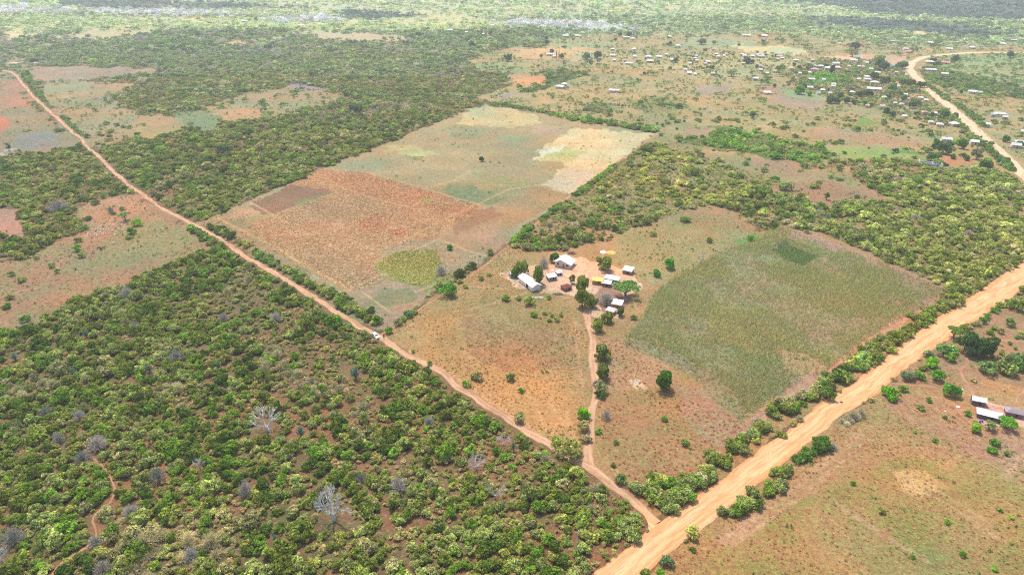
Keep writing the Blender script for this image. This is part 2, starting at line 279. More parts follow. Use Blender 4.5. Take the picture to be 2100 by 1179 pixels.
PAL = {   # picture colours of leaves, weight
 'rightwood': [((136,150,76),3),((156,164,104),3),((116,140,58),2.2),((100,126,58),1.2),((158,154,130),.5)],
 'farmid': [((136,156,104),4),((156,174,120),3),((182,186,158),.8),((112,138,96),2.2)],
 'garden': [((92,132,60),3),((122,156,66),2),((72,98,60),3),((130,140,90),1)],
 'wood': [((116,130,56),3.4),((138,148,92),3.2),((106,140,48),2.4),((82,108,44),1.8),((150,152,80),.8),((150,144,112),.7),((160,152,138),.3)],
 'lightwood': [((148,158,80),3),((165,170,100),2),((120,140,60),2),((100,130,60),1),((150,150,120),.4)],
 'mid': [((120,142,68),3),((100,130,58),3),((140,155,90),2),((160,156,112),.4)],
 'green': [((100,140,55),3),((80,118,50),3),((120,150,75),2),((130,135,85),1)],
 'bright': [((120,165,55),3),((95,150,50),3),((140,165,80),1.5),((105,130,65),1)],
 'grey': [((175,165,168),3),((150,140,140),2),((130,140,110),1)],
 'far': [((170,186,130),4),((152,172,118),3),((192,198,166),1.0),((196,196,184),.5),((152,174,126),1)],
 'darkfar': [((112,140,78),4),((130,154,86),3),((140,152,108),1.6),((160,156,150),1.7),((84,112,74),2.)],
 'blueshadefar': [((94,114,114),4),((108,126,118),2),((140,142,138),1.5)],  # leaves darkened and cooled: cloud shade put into the colour, no clouds built
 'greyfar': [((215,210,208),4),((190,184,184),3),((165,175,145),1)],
 'crop': [((120,145,100),2),((105,135,90),2)],
 'yellow': [((185,180,95),3),((165,165,85),2)],
}
PALS = list(PAL)

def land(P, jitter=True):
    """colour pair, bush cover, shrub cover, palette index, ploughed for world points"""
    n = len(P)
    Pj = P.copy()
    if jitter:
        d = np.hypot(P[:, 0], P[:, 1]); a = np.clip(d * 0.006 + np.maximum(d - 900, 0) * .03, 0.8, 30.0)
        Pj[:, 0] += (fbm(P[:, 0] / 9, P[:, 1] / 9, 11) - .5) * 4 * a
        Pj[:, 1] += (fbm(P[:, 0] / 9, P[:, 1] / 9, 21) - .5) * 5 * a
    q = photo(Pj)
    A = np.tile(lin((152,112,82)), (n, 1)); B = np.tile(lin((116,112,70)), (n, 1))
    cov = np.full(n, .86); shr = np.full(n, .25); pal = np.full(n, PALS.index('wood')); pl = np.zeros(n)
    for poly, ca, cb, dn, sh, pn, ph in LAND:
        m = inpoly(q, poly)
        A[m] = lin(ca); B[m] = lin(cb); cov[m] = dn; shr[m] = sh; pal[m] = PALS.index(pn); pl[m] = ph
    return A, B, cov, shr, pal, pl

# ------------------------------------------------------------------ materials
def mat(name):
    m = bpy.data.materials.new(name); m.use_nodes = True
    t = m.node_tree; t.nodes.clear()
    o = t.nodes.new('ShaderNodeOutputMaterial')
    return m, t, o
def N(t, kind, **kw):
    n = t.nodes.new('ShaderNode' + kind)
    for k, v in kw.items(): setattr(n, k, v)
    return n
def noise(t, vec, scale, detail=3, rough=.55):
    n = N(t, 'TexNoise'); n.inputs['Scale'].default_value = scale; n.inputs['Detail'].default_value = detail
    n.inputs['Roughness'].default_value = rough
    t.links.new(vec, n.inputs['Vector']); return n.outputs['Fac']
def ramp(t, fac, a, b, va=0., vb=1.):
    r = N(t, 'MapRange'); r.inputs['From Min'].default_value = a; r.inputs['From Max'].default_value = b
    r.inputs['To Min'].default_value = va; r.inputs['To Max'].default_value = vb
    t.links.new(fac, r.inputs['Value']); return r.outputs[0]
def mix(t, fac, a, b, blend='MIX'):
    m = N(t, 'Mix', data_type='RGBA', blend_type=blend)
    for k, v in ((0, fac), (6, a), (7, b)):
        if isinstance(v, (int, float)): m.inputs[k].default_value = v
        elif isinstance(v, tuple): m.inputs[k].default_value = (*v[:3], 1)
        else: t.links.new(v, m.inputs[k])
    return m.outputs[2]
def math_(t, op, a, b=None):
    m = N(t, 'Math', operation=op)
    for k, v in ((0, a), (1, b)):
        if v is None: continue
        if isinstance(v, (int, float)): m.inputs[k].default_value = v
        else: t.links.new(v, m.inputs[k])
    return m.outputs[0]
def scale_col(t, col, fac):
    """multiply a colour by a value"""
    v = N(t, 'VectorMath', operation='SCALE'); t.links.new(col, v.inputs[0]); t.links.new(fac, v.inputs['Scale']); return v.outputs[0]
def principled(t, o, col, rough=.9, bump=None, bstr=.3, bdist=.1, metal=0., spec=.2):
    p = N(t, 'BsdfPrincipled')
    if isinstance(col, tuple): p.inputs['Base Color'].default_value = (*col[:3], 1)
    else: t.links.new(col, p.inputs['Base Color'])
    p.inputs['Roughness'].default_value = rough; p.inputs['Metallic'].default_value = metal
    p.inputs['Specular IOR Level'].default_value = spec
    if bump is not None:
        b = N(t, 'Bump'); b.inputs['Strength'].default_value = bstr; b.inputs['Distance'].default_value = bdist
        t.links.new(bump, b.inputs['Height']); t.links.new(b.outputs[0], p.inputs['Normal'])
    t.links.new(p.outputs[0], o.inputs[0]); return p

def ground_material():
    m, t, o = mat('scrub_soil')
    pos = N(t, 'NewGeometry').outputs['Position']
    ca = N(t, 'Attribute', attribute_name='soil'); cb = N(t, 'Attribute', attribute_name='mottle'); pl = N(t, 'Attribute', attribute_name='ploughed')
    n1 = noise(t, pos, .05, 5); n2 = noise(t, pos, .35, 5, .65); n3 = noise(t, pos, 2.2, 3, .7); n4 = noise(t, pos, .8, 4, .75)
    f = math_(t, 'ADD', math_(t, 'MULTIPLY', n1, .55), math_(t, 'MULTIPLY', n2, .45))
    c = mix(t, ramp(t, f, .42, .58), ca.outputs[0], cb.outputs[0])
    # grass tussocks and bare soil between them
    k = ramp(t, n2, .3, .7, .74, 1.26)
    k2 = ramp(t, n4, .3, .7, .62, 1.38)
    k3 = ramp(t, n3, .3, .7, .68, 1.32)
    c = scale_col(t, c, math_(t, 'MULTIPLY', math_(t, 'MULTIPLY', k, k2), k3))
    red = mix(t, ramp(t, noise(t, pos, .14, 4, .6), .56, .68, 0, .38), c, alb((186,118,82)))
    fleck = mix(t, ramp(t, noise(t, pos, 1.1, 2, .5), .62, .70, 0, .4), red, alb((228,196,150)))
    # ploughed stubble: bright straw over red soil
    vo = N(t, 'TexVoronoi'); vo.inputs['Scale'].default_value = .62; t.links.new(pos, vo.inputs['Vector'])
    st = mix(t, ramp(t, vo.outputs['Distance'], .28, .5, 1, 0), scale_col(t, c, ramp(t, n4, .3, .7, .62, .9)), alb((240,205,150)))
    st = mix(t, .42, c, st)
    c2 = mix(t, pl.outputs['Fac'], fleck, st)
    h = math_(t, 'ADD', n4, math_(t, 'MULTIPLY', n3, .5))
    principled(t, o, c2, .95, h, .5, .5, spec=.1)
    return m

def foliage_material(name='leaf', trans=.3):
    m, t, o = mat(name)
    tint = N(t, 'Attribute', attribute_name='tint', attribute_type='INSTANCER')
    var = N(t, 'Attribute', attribute_name='vary')
    inf = N(t, 'ObjectInfo')
    k = ramp(t, inf.outputs['Random'], 0, 1, .82, 1.2)
    col = scale_col(t, tint.outputs['Color'], math_(t, 'MULTIPLY', k, var.outputs['Fac']))
    d = N(t, 'BsdfDiffuse'); d.inputs['Roughness'].default_value = .6
    tr = N(t, 'BsdfTranslucent'); ms = N(t, 'MixShader'); ms.inputs[0].default_value = trans
    t.links.new(col, d.inputs[0])
    t.links.new(mix(t, .35, col, (.11, .13, .02)), tr.inputs[0])
    t.links.new(d.outputs[0], ms.inputs[1]); t.links.new(tr.outputs[0], ms.inputs[2]); t.links.new(ms.outputs[0], o.inputs[0])
    return m
def tint_material(name, rough=.85, bump_scale=None, axis=None, spec=.2, metal=0.):
    """surface whose colour is the object's own tint property, weathered"""
    m, t, o = mat(name)
    tint = N(t, 'Attribute', attribute_name='tint', attribute_type='INSTANCER')
    pos = N(t, 'TexCoord').outputs['Object']
    n = noise(t, pos, 1.3, 4, .7); n2 = noise(t, pos, .35, 3)
    c = scale_col(t, tint.outputs['Color'], math_(t, 'MULTIPLY', ramp(t, n, .3, .7, .86, 1.1), ramp(t, n2, .3, .7, .9, 1.08)))
    b = None
    if axis is not None:
        wv = N(t, 'TexWave', wave_type='BANDS', bands_direction=axis); wv.inputs['Scale'].default_value = bump_scale
        t.links.new(pos, wv.inputs['Vector']); b = wv.outputs['Fac']
        st = N(t, 'TexNoise'); mp = N(t, 'Mapping'); mp.inputs['Scale'].default_value = (1.0, .12, 1) if axis == 'X' else (.12, 1.0, 1)
        t.links.new(pos, mp.inputs[0]); t.links.new(mp.outputs[0], st.inputs['Vector']); st.inputs['Scale'].default_value = 2.2; st.inputs['Detail'].default_value = 4
        c = scale_col(t, c, ramp(t, st.outputs['Fac'], .3, .7, .80, 1.14))
        c = mix(t, ramp(t, noise(t, pos, .9, 4, .7), .60, .74, 0, .35), c, (.22, .12, .07))
    else: b = n
    principled(t, o, c, rough, b, .35, .05, metal, spec)
    return m
def flat_material(name, col, rough=.8, spec=.2, metal=0., var=.12):
    m, t, o = mat(name)
    pos = N(t, 'TexCoord').outputs['Object']
    n = noise(t, pos, 2.5, 4, .7)
    principled(t, o, mix(t, ramp(t, n, .3, .7), tuple(x * (1 - var) for x in col), tuple(min(.9, x * (1 + var)) for x in col)), rough, n, .15, .03, metal, spec)
    return m
def sand_material(name, base, pale, dark, along=.05):
    m, t, o = mat(name)
    uv = N(t, 'UVMap').outputs[0]
    pos = N(t, 'NewGeometry').outputs['Position']
    mp = N(t, 'Mapping'); mp.inputs['Scale'].default_value = (1.0, along, 1); t.links.new(uv, mp.inputs[0])
    s1 = noise(t, mp.outputs[0], .55, 4, .6); s2 = noise(t, mp.outputs[0], 2.2, 4, .7)
    sx = N(t, 'SeparateXYZ'); t.links.new(uv, sx.inputs[0])
    c = mix(t, ramp(t, s1, .40, .62, 0, .8), base, pale)
    att = N(t, 'Attribute', attribute_name='worn')
    c = mix(t, math_(t, 'MULTIPLY', att.outputs['Fac'], ramp(t, s2, .35, .6, .35, 1.)), c, pale)
    c = mix(t, ramp(t, s2, .52, .68, 0, .75), c, dark)
    n = noise(t, pos, 1.4, 4, .7)
    mp2 = N(t, 'Mapping'); mp2.inputs['Scale'].default_value = (.35, .07, 1); t.links.new(uv, mp2.inputs[0])
    c = mix(t, ramp(t, noise(t, mp2.outputs[0], 1., 5, .7), .48, .62, 0, .7), c, dark)
    mp3 = N(t, 'Mapping'); mp3.inputs['Scale'].default_value = (1.6, .12, 1); t.links.new(uv, mp3.inputs[0])
    c = mix(t, ramp(t, noise(t, mp3.outputs[0], 1., 3, .6), .58, .66, 0, .65), c, dark)
    c = scale_col(t, c, ramp(t, n, .3, .7, .88, 1.1))
    e = N(t, 'Attribute', attribute_name='edge')
    c = mix(t, math_(t, 'MULTIPLY', e.outputs['Fac'], ramp(t, noise(t, pos, .5, 4, .7), .35, .6)), c, dark)
    principled(t, o, c, .95, math_(t, 'ADD', s2, n), .3, .12, spec=.1)
    return m

M = dict(
 soil=ground_material(), leaf=foliage_material(), blade=foliage_material('grass_blade', .5), needle=foliage_material('dry_twig', .05),
 roof=tint_material('sheet_metal', .45, 6.5, 'X', .4), thatch=tint_material('thatch', .95), wall=tint_material('plaster', .9),
 bark=flat_material('bark', (.16, .12, .09)), bleached=flat_material('bleached_wood', (.50, .47, .45)),
 dark=flat_material('dark_opening', (.02, .018, .016)), wood=flat_material('timber', (.22, .16, .10)), pole=flat_material('pole_wood', (.42, .38, .33)),
 white=flat_material('white_paint', (.78, .78, .78), .25, .5, var=.03), glass=flat_material('window_glass', (.03, .035, .045), .08, .6, var=.02),
 tyre=flat_material('rubber', (.02, .02, .02)), rim=flat_material('alloy', (.5, .5, .52), .35, .5, .6), lamp=flat_material('lamp_glass', (.7, .7, .66), .1, .6),
 road=sand_material('road_sand', alb((242,178,122), 2.0), alb((253,212,160), 1.95), alb((222,152,98), 2.1)),
 track=sand_material('track_sand', alb((222,170,130)), alb((244,202,162)), alb((186,138,102)), .12),
 path=sand_material('path_sand', alb((206,150,116)), alb((226,178,144)), alb((176,126,94)), .2),
)
M['tint'] = tint_material('painted', .6)

# ------------------------------------------------------------------ mesh helpers
def mesh_np(name, V, faces_flat, sizes, mats=(), attrs=None, smooth=False):
    me = bpy.data.meshes.new(name)
    V = np.asarray(V, np.float32); ff = np.asarray(faces_flat, np.int32); sz = np.asarray(sizes, np.int32)
    me.vertices.add(len(V)); me.vertices.foreach_set('co', V.ravel())
    me.loops.add(len(ff)); me.loops.foreach_set('vertex_index', ff)
    me.polygons.add(len(sz)); me.polygons.foreach_set('loop_start', np.concatenate([[0], np.cumsum(sz)[:-1]]).astype(np.int32))
    for m in mats: me.materials.append(m)
    for k, (typ, dom, data) in (attrs or {}).items():
        a = me.attributes.new(k, typ, dom)
        a.data.foreach_set('color' if 'COLOR' in typ else ('vector' if 'VECTOR' in typ else 'value'), np.asarray(data, np.float32).ravel() if typ != 'INT' else np.asarray(data, np.int32).ravel())
    if smooth: me.polygons.foreach_set('use_smooth', np.ones(len(sz), bool))
    me.update(calc_edges=True); me.validate()
    return me

class MB:
    """collects boxes, prisms and tubes into one mesh"""
    def __init__(s): s.v = []; s.f = []; s.m = []
    def add(s, vs, fs, mi=0):
        b = len(s.v); s.v += [tuple(v) for v in vs]; s.f += [[b + i for i in f] for f in fs]; s.m += [mi] * len(fs); return s
    def box(s, cx, cy, z0, lx, ly, lz, rz=0, mi=0):
        c, n = math.cos(rz), math.sin(rz); vs = []
        for z in (z0, z0 + lz):
            for x, y in ((-1, -1), (1, -1), (1, 1), (-1, 1)):
                x, y = x * lx / 2, y * ly / 2; vs.append((cx + x * c - y * n, cy + x * n + y * c, z))
        return s.add(vs, [(3, 2, 1, 0), (4, 5, 6, 7), (0, 1, 5, 4), (1, 2, 6, 5), (2, 3, 7, 6), (3, 0, 4, 7)], mi)
    def slab(s, quad, th, mi=0):
        a = [Vector(q) for q in quad]; n = (a[1] - a[0]).cross(a[-1] - a[0]).normalized()
        if n.z < 0: n = -n
        lo = [q - n * th for q in a]; k = len(a)
        return s.add(a + lo, [tuple(range(k)), tuple(range(2 * k - 1, k - 1, -1))] + [(i, i + k, (i + 1) % k + k, (i + 1) % k) for i in range(k)], mi)
    def tube(s, pts, rad, n=6, mi=0, cap=True):
        pts = [Vector(p) for p in pts]; base = len(s.v); k = len(pts)
        for i, p in enumerate(pts):
            d = (pts[min(i + 1, k - 1)] - pts[max(i - 1, 0)]).normalized()
            a = d.orthogonal().normalized(); b = d.cross(a); r = rad[i] if hasattr(rad, '__len__') else rad
            for j in range(n):
                t = 2 * math.pi * j / n; s.v.append(tuple(p + (a * math.cos(t) + b * math.sin(t)) * r))
        for i in range(k - 1):
            for j in range(n):
                s.f.append([base + i * n + j, base + i * n + (j + 1) % n, base + (i + 1) * n + (j + 1) % n, base + (i + 1) * n + j]); s.m.append(mi)
        if cap:
            s.f.append([base + j for j in range(n - 1, -1, -1)]); s.m.append(mi)
            s.f.append([base + (k - 1) * n + j for j in range(n)]); s.m.append(mi)
        return s
    def mesh(s, name, mats, smooth=False):
        me = bpy.data.meshes.new(name); me.from_pydata(s.v, [], s.f)
        for m in (mats if isinstance(mats, (list, tuple)) else [mats]): me.materials.append(m)
        me.polygons.foreach_set('material_index', np.array(s.m, np.int32))
        if smooth: me.polygons.foreach_set('use_smooth', np.ones(len(s.f), bool))
        me.update(); return me

def tag(o, label=None, cat=None, group=None, kind=None):
    if label: o['label'] = label
    if cat: o['category'] = cat
    if group: o['group'] = group
    if kind: o['kind'] = kind
    return o
def link(name, data, parent=None, tint=None):
    o = bpy.data.objects.new(name, data); C.objects.link(o)
    if parent is not None: o.parent = parent
    if tint is not None: o['tint'] = [float(x) for x in tint]
    return o
def empty(name, x, y, rz=0., sc=(1, 1, 1), z=0.):
    o = bpy.data.objects.new(name, None); C.objects.link(o); o.location = (x, y, z); o.rotation_euler = (0, 0, rz); o.scale = sc
    o.empty_display_size = .5
    return o

# ------------------------------------------------------------------ the ground: one round sheet, finer where the land is seen close
def build_ground():
    def steps(segs):
        out = []
        for a, b, n in segs: out += list(np.linspace(a, b, n, endpoint=False))
        return np.array(out + [segs[-1][1]])
    th = steps([(-180, -60, 40), (-60, -43, 60), (-43, 43, 1020), (43, 60, 60), (60, 180, 40)])
    th = np.radians(th[:-1])
    # radius spaced so that neighbouring rings are about as far apart as they look
    dep = np.radians(np.concatenate([np.linspace(80, 56, 14), np.linspace(55.5, 3.4, 620), np.linspace(3.2, .8, 20)]))
    r = H / np.tan(dep); r = np.concatenate([[4.], r, [18000.]])
    RR, TT = np.meshgrid(r, th, indexing='ij')
    X = RR * np.sin(TT); Y = RR * np.cos(TT)
    nr, na = RR.shape
    P = np.stack([X.ravel(), Y.ravel()], 1)
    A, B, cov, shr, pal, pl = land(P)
    # colour wanders over tens of metres
    g = fbm(P[:, 0] / 60, P[:, 1] / 60, 5, 4); g2 = fbm(P[:, 0] / 14, P[:, 1] / 14, 8, 3)
    k = (0.86 + .28 * g) * (0.9 + .2 * g2)
    A = A * k[:, None]; B = B * k[:, None]
    # patches of redder and greener ground inside every field
    g5 = np.clip((fbm(P[:, 0] / 32, P[:, 1] / 32, 45, 4) - .5) * 3.2, -1, 1)[:, None]
    A = A * (1 + g5 * np.array([[.22, .0, -.10]])); B = B * (1 + g5 * np.array([[.20, -.03, -.14]]))
    # trodden light lines between the fields
    for line, wd, col in FIELD_LINES:
        d = seg_dist(P, line); m = np.clip(1.3 - d / wd, 0, 1)[:, None] * (.25 + .6 * g2[:, None])
        A = A * (1 - m) + lin(col) * m; B = B * (1 - m) + lin(col) * m
    A = np.clip(A / E_G, 0, .8); B = np.clip(B / E_G, 0, .8)
    one = np.ones((len(P), 1))
    V = np.concatenate([P, np.zeros((len(P), 1))], 1)
    i, j = np.meshgrid(np.arange(nr - 1), np.arange(na), indexing='ij')
    j2 = (j + 1) % na
    q = np.stack([i * na + j, i * na + j2, (i + 1) * na + j2, (i + 1) * na + j], -1).reshape(-1, 4)
    # close the middle
    V = np.concatenate([V, [[0, 0, 0]]]); c = len(V) - 1
    tri = np.stack([np.full(na, c), (np.arange(na) + 1) % na, np.arange(na)], 1)
    flat = np.concatenate([q[:, ::-1].ravel(), tri.ravel()]); sz = np.concatenate([np.full(len(q), 4), np.full(na, 3)])
    A = np.concatenate([A, A[-1:]]); B = np.concatenate([B, B[-1:]]); pl = np.concatenate([pl, [0]]); one = np.ones((len(A), 1))
    me = mesh_np('ground', V, flat, sz, [M['soil']], {
        'soil': ('FLOAT_COLOR', 'POINT', np.concatenate([A, one], 1)), 'mottle': ('FLOAT_COLOR', 'POINT', np.concatenate([B, one], 1)),
        'ploughed': ('FLOAT', 'POINT', pl)})
    o = link('ground', me); tag(o, kind='structure')
STRAW, PALE = (222,184,132), (226,196,152)
FIELD_LINES = [
 ([(443,445),(480,465),(533,490),(620,540),(700,585),(720,592)], 1.3, (228,176,120)),
 ([(513,415),(567,445),(640,485),(700,515)], 1.0, STRAW), ([(500,495),(560,482),(640,480)], .8, STRAW),
 ([(760,523),(843,485),(900,455),(970,423),(1040,390),(1100,380)], .9, STRAW), ([(688,605),(745,580),(790,560)], 1.0, STRAW),
 ([(560,440),(640,412),(697,393)], .8, STRAW), ([(660,347),(745,352),(870,387),(983,420)], .9, STRAW), ([(870,387),(925,372),(965,350)], .8, STRAW),
 ([(1106,380),(1165,398)], 1.0, PALE), ([(745,600),(800,640)], .7, STRAW), ([(780,545),(900,490),(960,515),(1000,525)], .7, STRAW),
 ([(870,318),(930,300),(1000,272)], .6, (200,178,138)), ([(690,380),(760,405),(850,428),(960,443)], .9, STRAW),
 ([(1240,488),(1255,478),(1330,462)], 1.2, (205,165,140)), ([(1240,492),(1235,520),(1240,545)], .8, (205,160,120)),
 ([(1588,193),(1690,207),(1668,230)], 2.0, (190,165,130)), ([(1000,207),(1100,188),(1180,172)], 2.0, (190,175,140)),
 ([(1400,150),(1500,160),(1560,160)], 2.5, (220,180,140)), ([(1340,145),(1400,138),(1470,140),(1560,145)], 2.5, (225,185,145)),
 ([(930,640),(1000,625),(1080,600)], .7, PALE), ([(850,600),(900,580),(1000,590),(1040,592)], .6, PALE),
 ([(1040,845),(1080,870),(1100,895)], 1.0, (225,170,120)), ([(1060,790),(1100,830),(1110,860),(1150,920)], .8, (225,170,120)),
 ([(1120,800),(1140,850),(1180,900)], .7, (225,170,120)), ([(1160,840),(1175,880),(1185,925)], 1.0, (225,165,115)),
 ([(840,720),(900,752),(960,790),(1040,845),(1110,895)], 1.0, (225,170,125)), ([(1180,660),(1190,760),(1195,830)], 1.0, (205,160,120)),
 ([(1480,1110),(1620,1010),(1760,890)], 1.6, (215,165,130)), ([(1500,1120),(1640,1020),(1780,900)], .8, (215,165,130)),
 ([(1820,960),(1950,1040),(2060,1110)], 1.0, (205,165,130)), ([(1700,1020),(1800,1090),(1900,1150)], 1.0, (200,165,130)),
 ([(2100,930),(2060,980)], 1.0, (225,180,150)), ([(1900,990),(2040,1080)], .8, (210,170,130)),
 ([(30,600),(80,590),(110,560),(130,530)], 1.0, (200,150,120)), ([(200,503),(260,510),(340,470),(390,465)], .8, (195,150,120)),
 ([(175,480),(210,460),(260,455)], 1.4, (195,165,140)),
]
build_ground()

# ------------------------------------------------------------------ roads, tracks and paths laid on the ground
def resample(L, step):
    L = np.asarray(L); d = np.concatenate([[0], np.cumsum(np.linalg.norm(np.diff(L, axis=0), axis=1))])
    n = max(2, int(d[-1] / step)); s = np.linspace(0, d[-1], n)
    out = np.stack([np.interp(s, d, L[:, 0]), np.interp(s, d, L[:, 1])], 1)
    k = np.array([.25, .5, .25])
    for _ in range(2):
        out[1:-1] = k[0] * out[:-2] + k[1] * out[1:-1] + k[2] * out[2:]
    return out, s
def ribbon(name, Lp, Rp, z, m, cols=16, worn=None, edge_amp=.8):
    n = len(Lp); V = []; uv = []; wn = []; ed = []
    s = np.concatenate([[0], np.cumsum(np.linalg.norm(np.diff((Lp + Rp) / 2, axis=0), axis=1))])
    e1 = (fbm(s / 3.0, s * 0, 31) + fbm(s / 16, s * 0, 32) - 1.) * 2 * edge_amp; e2 = (fbm(s / 3.0, s * 0 + 9, 37) + fbm(s / 16, s * 0, 38) - 1.) * 2 * edge_amp
    wd = np.linalg.norm(Rp - Lp, axis=1)
    for c in range(cols + 1):
        u = c / cols
        a = u + (e1 * (1 - u) + e2 * u) / wd
        V.append(np.concatenate([Lp * (1 - a)[:, None] + Rp * a[:, None], np.full((n, 1), z)], 1))
        uv.append(np.stack([wd.mean() * u + 0 * s, s], 1)); wn.append(np.full(n, worn(u) if worn else 0.)); ed.append(np.full(n, max(0, 1 - min(u, 1 - u) * 7)))
    V = np.stack(V, 1).reshape(-1, 3); uv = np.stack(uv, 1).reshape(-1, 2); k = cols + 1
    i, j = np.meshgrid(np.arange(n - 1), np.arange(cols), indexing='ij')
    q = np.stack([i * k + j, i * k + j + 1, (i + 1) * k + j + 1, (i + 1) * k + j], -1).reshape(-1, 4)
    me = mesh_np(name, V, q.ravel(), np.full(len(q), 4), [m], {'worn': ('FLOAT', 'POINT', np.stack(wn, 1).ravel()), 'edge': ('FLOAT', 'POINT', np.stack(ed, 1).ravel())})
    l = me.uv_layers.new(name='UVMap'); l.data.foreach_set('uv', uv[q.ravel()].astype(np.float32).ravel())
    if me.polygons[0].normal.z < 0: me.flip_normals()
    return tag(link(name, me), kind='structure')
def strip(name, line, width, z, m, **kw):
    P = ground(*np.asarray(line, float).T); P, s = resample(P, 1.6)
    P = P + (np.stack([fbm(s / 7, s * 0, 3), fbm(s / 7, s * 0 + 5, 4)], 1) - .5) * 1.0
    d = np.gradient(P, axis=0); d /= np.linalg.norm(d, axis=1)[:, None]; nrm = np.stack([-d[:, 1], d[:, 0]], 1)
    wd = width * (0.85 + .3 * fbm(s / 10, s * 0, 77))[:, None]
    return ribbon(name, P + nrm * wd / 2, P - nrm * wd / 2, z, m, **kw)
ln, _ = resample(ground(*np.array(NW, float).T), 2.0); rn, _ = resample(ground(*np.array(SE, float).T), 2.0)
k = min(len(ln), len(rn)); ii = np.linspace(0, 1, k)
fl = lambda L: np.stack([np.interp(ii, np.linspace(0, 1, len(L)), L[:, a]) for a in (0, 1)], 1)
ribbon('sandy_road', fl(ln), fl(rn), .024, M['road'], 24, lambda u: math.exp(-((u - .40) / .10) ** 2) + .5 * math.exp(-((u - .66) / .05) ** 2), .65)
M['road2'] = sand_material('pale_road_sand', alb((246,200,156)), alb((254,224,188), 2.0), alb((226,170,126)))
strip('village_road', ROAD2, 9.5, .020, M['road2'], cols=12, worn=lambda u: .9)
strip('dirt_track', TRACK, 2.8, .016, M['track'], cols=10, worn=lambda u: math.exp(-((u - .28) / .1) ** 2) + math.exp(-((u - .72) / .1) ** 2), edge_amp=.6)
strip('farm_track', DRIVE, 3.2, .012, M['track'], cols=10, worn=lambda u: math.exp(-((u - .25) / .1) ** 2) + math.exp(-((u - .75) / .1) ** 2), edge_amp=.35)
ap = [(1335,1062),(1318,1100),(1290,1125),(1350,1090),(1395,1050),(1362,1060)]
for ln_, w_ in ((FOOT1, .8), (FOOT2, .9), (FOOT3, .8), (FOOT5, .9), (FOOT6, 1.2), (FOOT7, 2.6)):
    strip('footpath', ln_, w_, .008, M['path'], cols=5, edge_amp=.25)
def apron():
    out = [(1300,1027),(1322,1046),(1345,1064),(1362,1070),(1392,1046),(1400,1060),(1350,1110),(1300,1135),(1295,1122),(1318,1098),(1332,1078),(1322,1058)]
    P = ground(*np.array(out, float).T); P, s = resample(np.concatenate([P, P[:1]]), .8)
    c = P.mean(0); mb = MB(); mb.v = [(p[0], p[1], .020) for p in P] + [(c[0], c[1], .020)]
    n = len(P); mb.f = [[i, (i + 1) % n, n] for i in range(n)]; mb.m = [0] * n
    me = mb.mesh('road_junction', M['road']); l = me.uv_layers.new(name='UVMap')
    for lp in me.loops: v = me.vertices[lp.vertex_index].co; l.data[lp.index].uv = (v.x * .7 + v.y * .7, v.y * .7 - v.x * .7)
    if me.polygons[0].normal.z < 0: me.flip_normals()
    tag(link('road_junction', me), kind='structure')
apron()

# ------------------------------------------------------------------ plants as shared meshes
def leaf_cards(cen, nrm, size, r, aspect=1.0):
    """a small bent leaf spray (two triangles) at each point"""
    n = len(cen)
    nrm = nrm + r.normal(0, .55, (n, 3)); nrm /= np.linalg.norm(nrm, axis=1)[:, None] + 1e-9
    a = np.cross(nrm, r.normal(0, 1, (n, 3))); a /= np.linalg.norm(a, axis=1)[:, None] + 1e-9
    b = np.cross(nrm, a); s = size * r.uniform(.6, 1.35, n)[:, None]
    v = np.stack([cen - a * s * .5, cen + b * s * .42 * aspect + nrm * s * .1, cen + a * s * .55, cen - b * s * .42 * aspect - nrm * s * .06], 1)
    return v.reshape(-1, 3)
def crown_mesh(name, lobes, per, leaf, seed, sprd=.18, low=-.35, m='leaf'):
    r = np.random.default_rng(seed); cs = []; ns = []; vy = []
    for (c, rad, k) in lobes:
        n = int(per * k)
        d = r.normal(0, 1, (n, 3)); d /= np.linalg.norm(d, axis=1)[:, None]
        d = d[d[:, 2] > low]; n = len(d)
        rr = (1 - np.abs(r.normal(0, sprd, n)))[:, None]
        cs.append(np.array(c) + d * rr * np.array(rad)); ns.append(d); vy.append(r.uniform(.72, 1.25) * r.uniform(.62, 1.35, n))
    cen = np.concatenate(cs); nn = np.concatenate(ns); vy = np.concatenate(vy)
    V = leaf_cards(cen, nn, leaf, r); n = len(cen)
    V[:, 2] = np.maximum(V[:, 2], .03)
    return mesh_np(name, V, np.arange(4 * n), np.full(n, 4), [M[m]], {'vary': ('FLOAT', 'FACE', vy)})
def bush_lobes(r, n, hgt=.9, flat=1.):
    L = []
    for i in range(n):
        a = r.uniform(0, 2 * math.pi); q = math.sqrt(r.uniform(0, 1)) * .72
        z = hgt * r.uniform(.30, .80) * (1 - .55 * q) + .1
        s = r.uniform(.19, .36)
        L.append(((q * math.cos(a), q * math.sin(a), z), (s * 1.15, s * 1.15, s * flat), s * s * 9))
    return L
def tree_lobes(r, n, hgt, trunk, rx=1., top=.6, wob=.2):
    L = []
    for i in range(n):
        a = r.uniform(0, 2 * math.pi); t = r.uniform(0, 1)
        z = trunk + (hgt - trunk) * t
        prof = math.sin(math.pi * min(1, .22 + t * .66)) ** .7
        q = math.sqrt(r.uniform(.05, 1)) * rx * prof * .72
        s = r.uniform(.20, .34) * rx
        L.append(((q * math.cos(a), q * math.sin(a), z), (s * 1.1, s * 1.1, s * .9), s * s / rx / rx * 12))
    return L

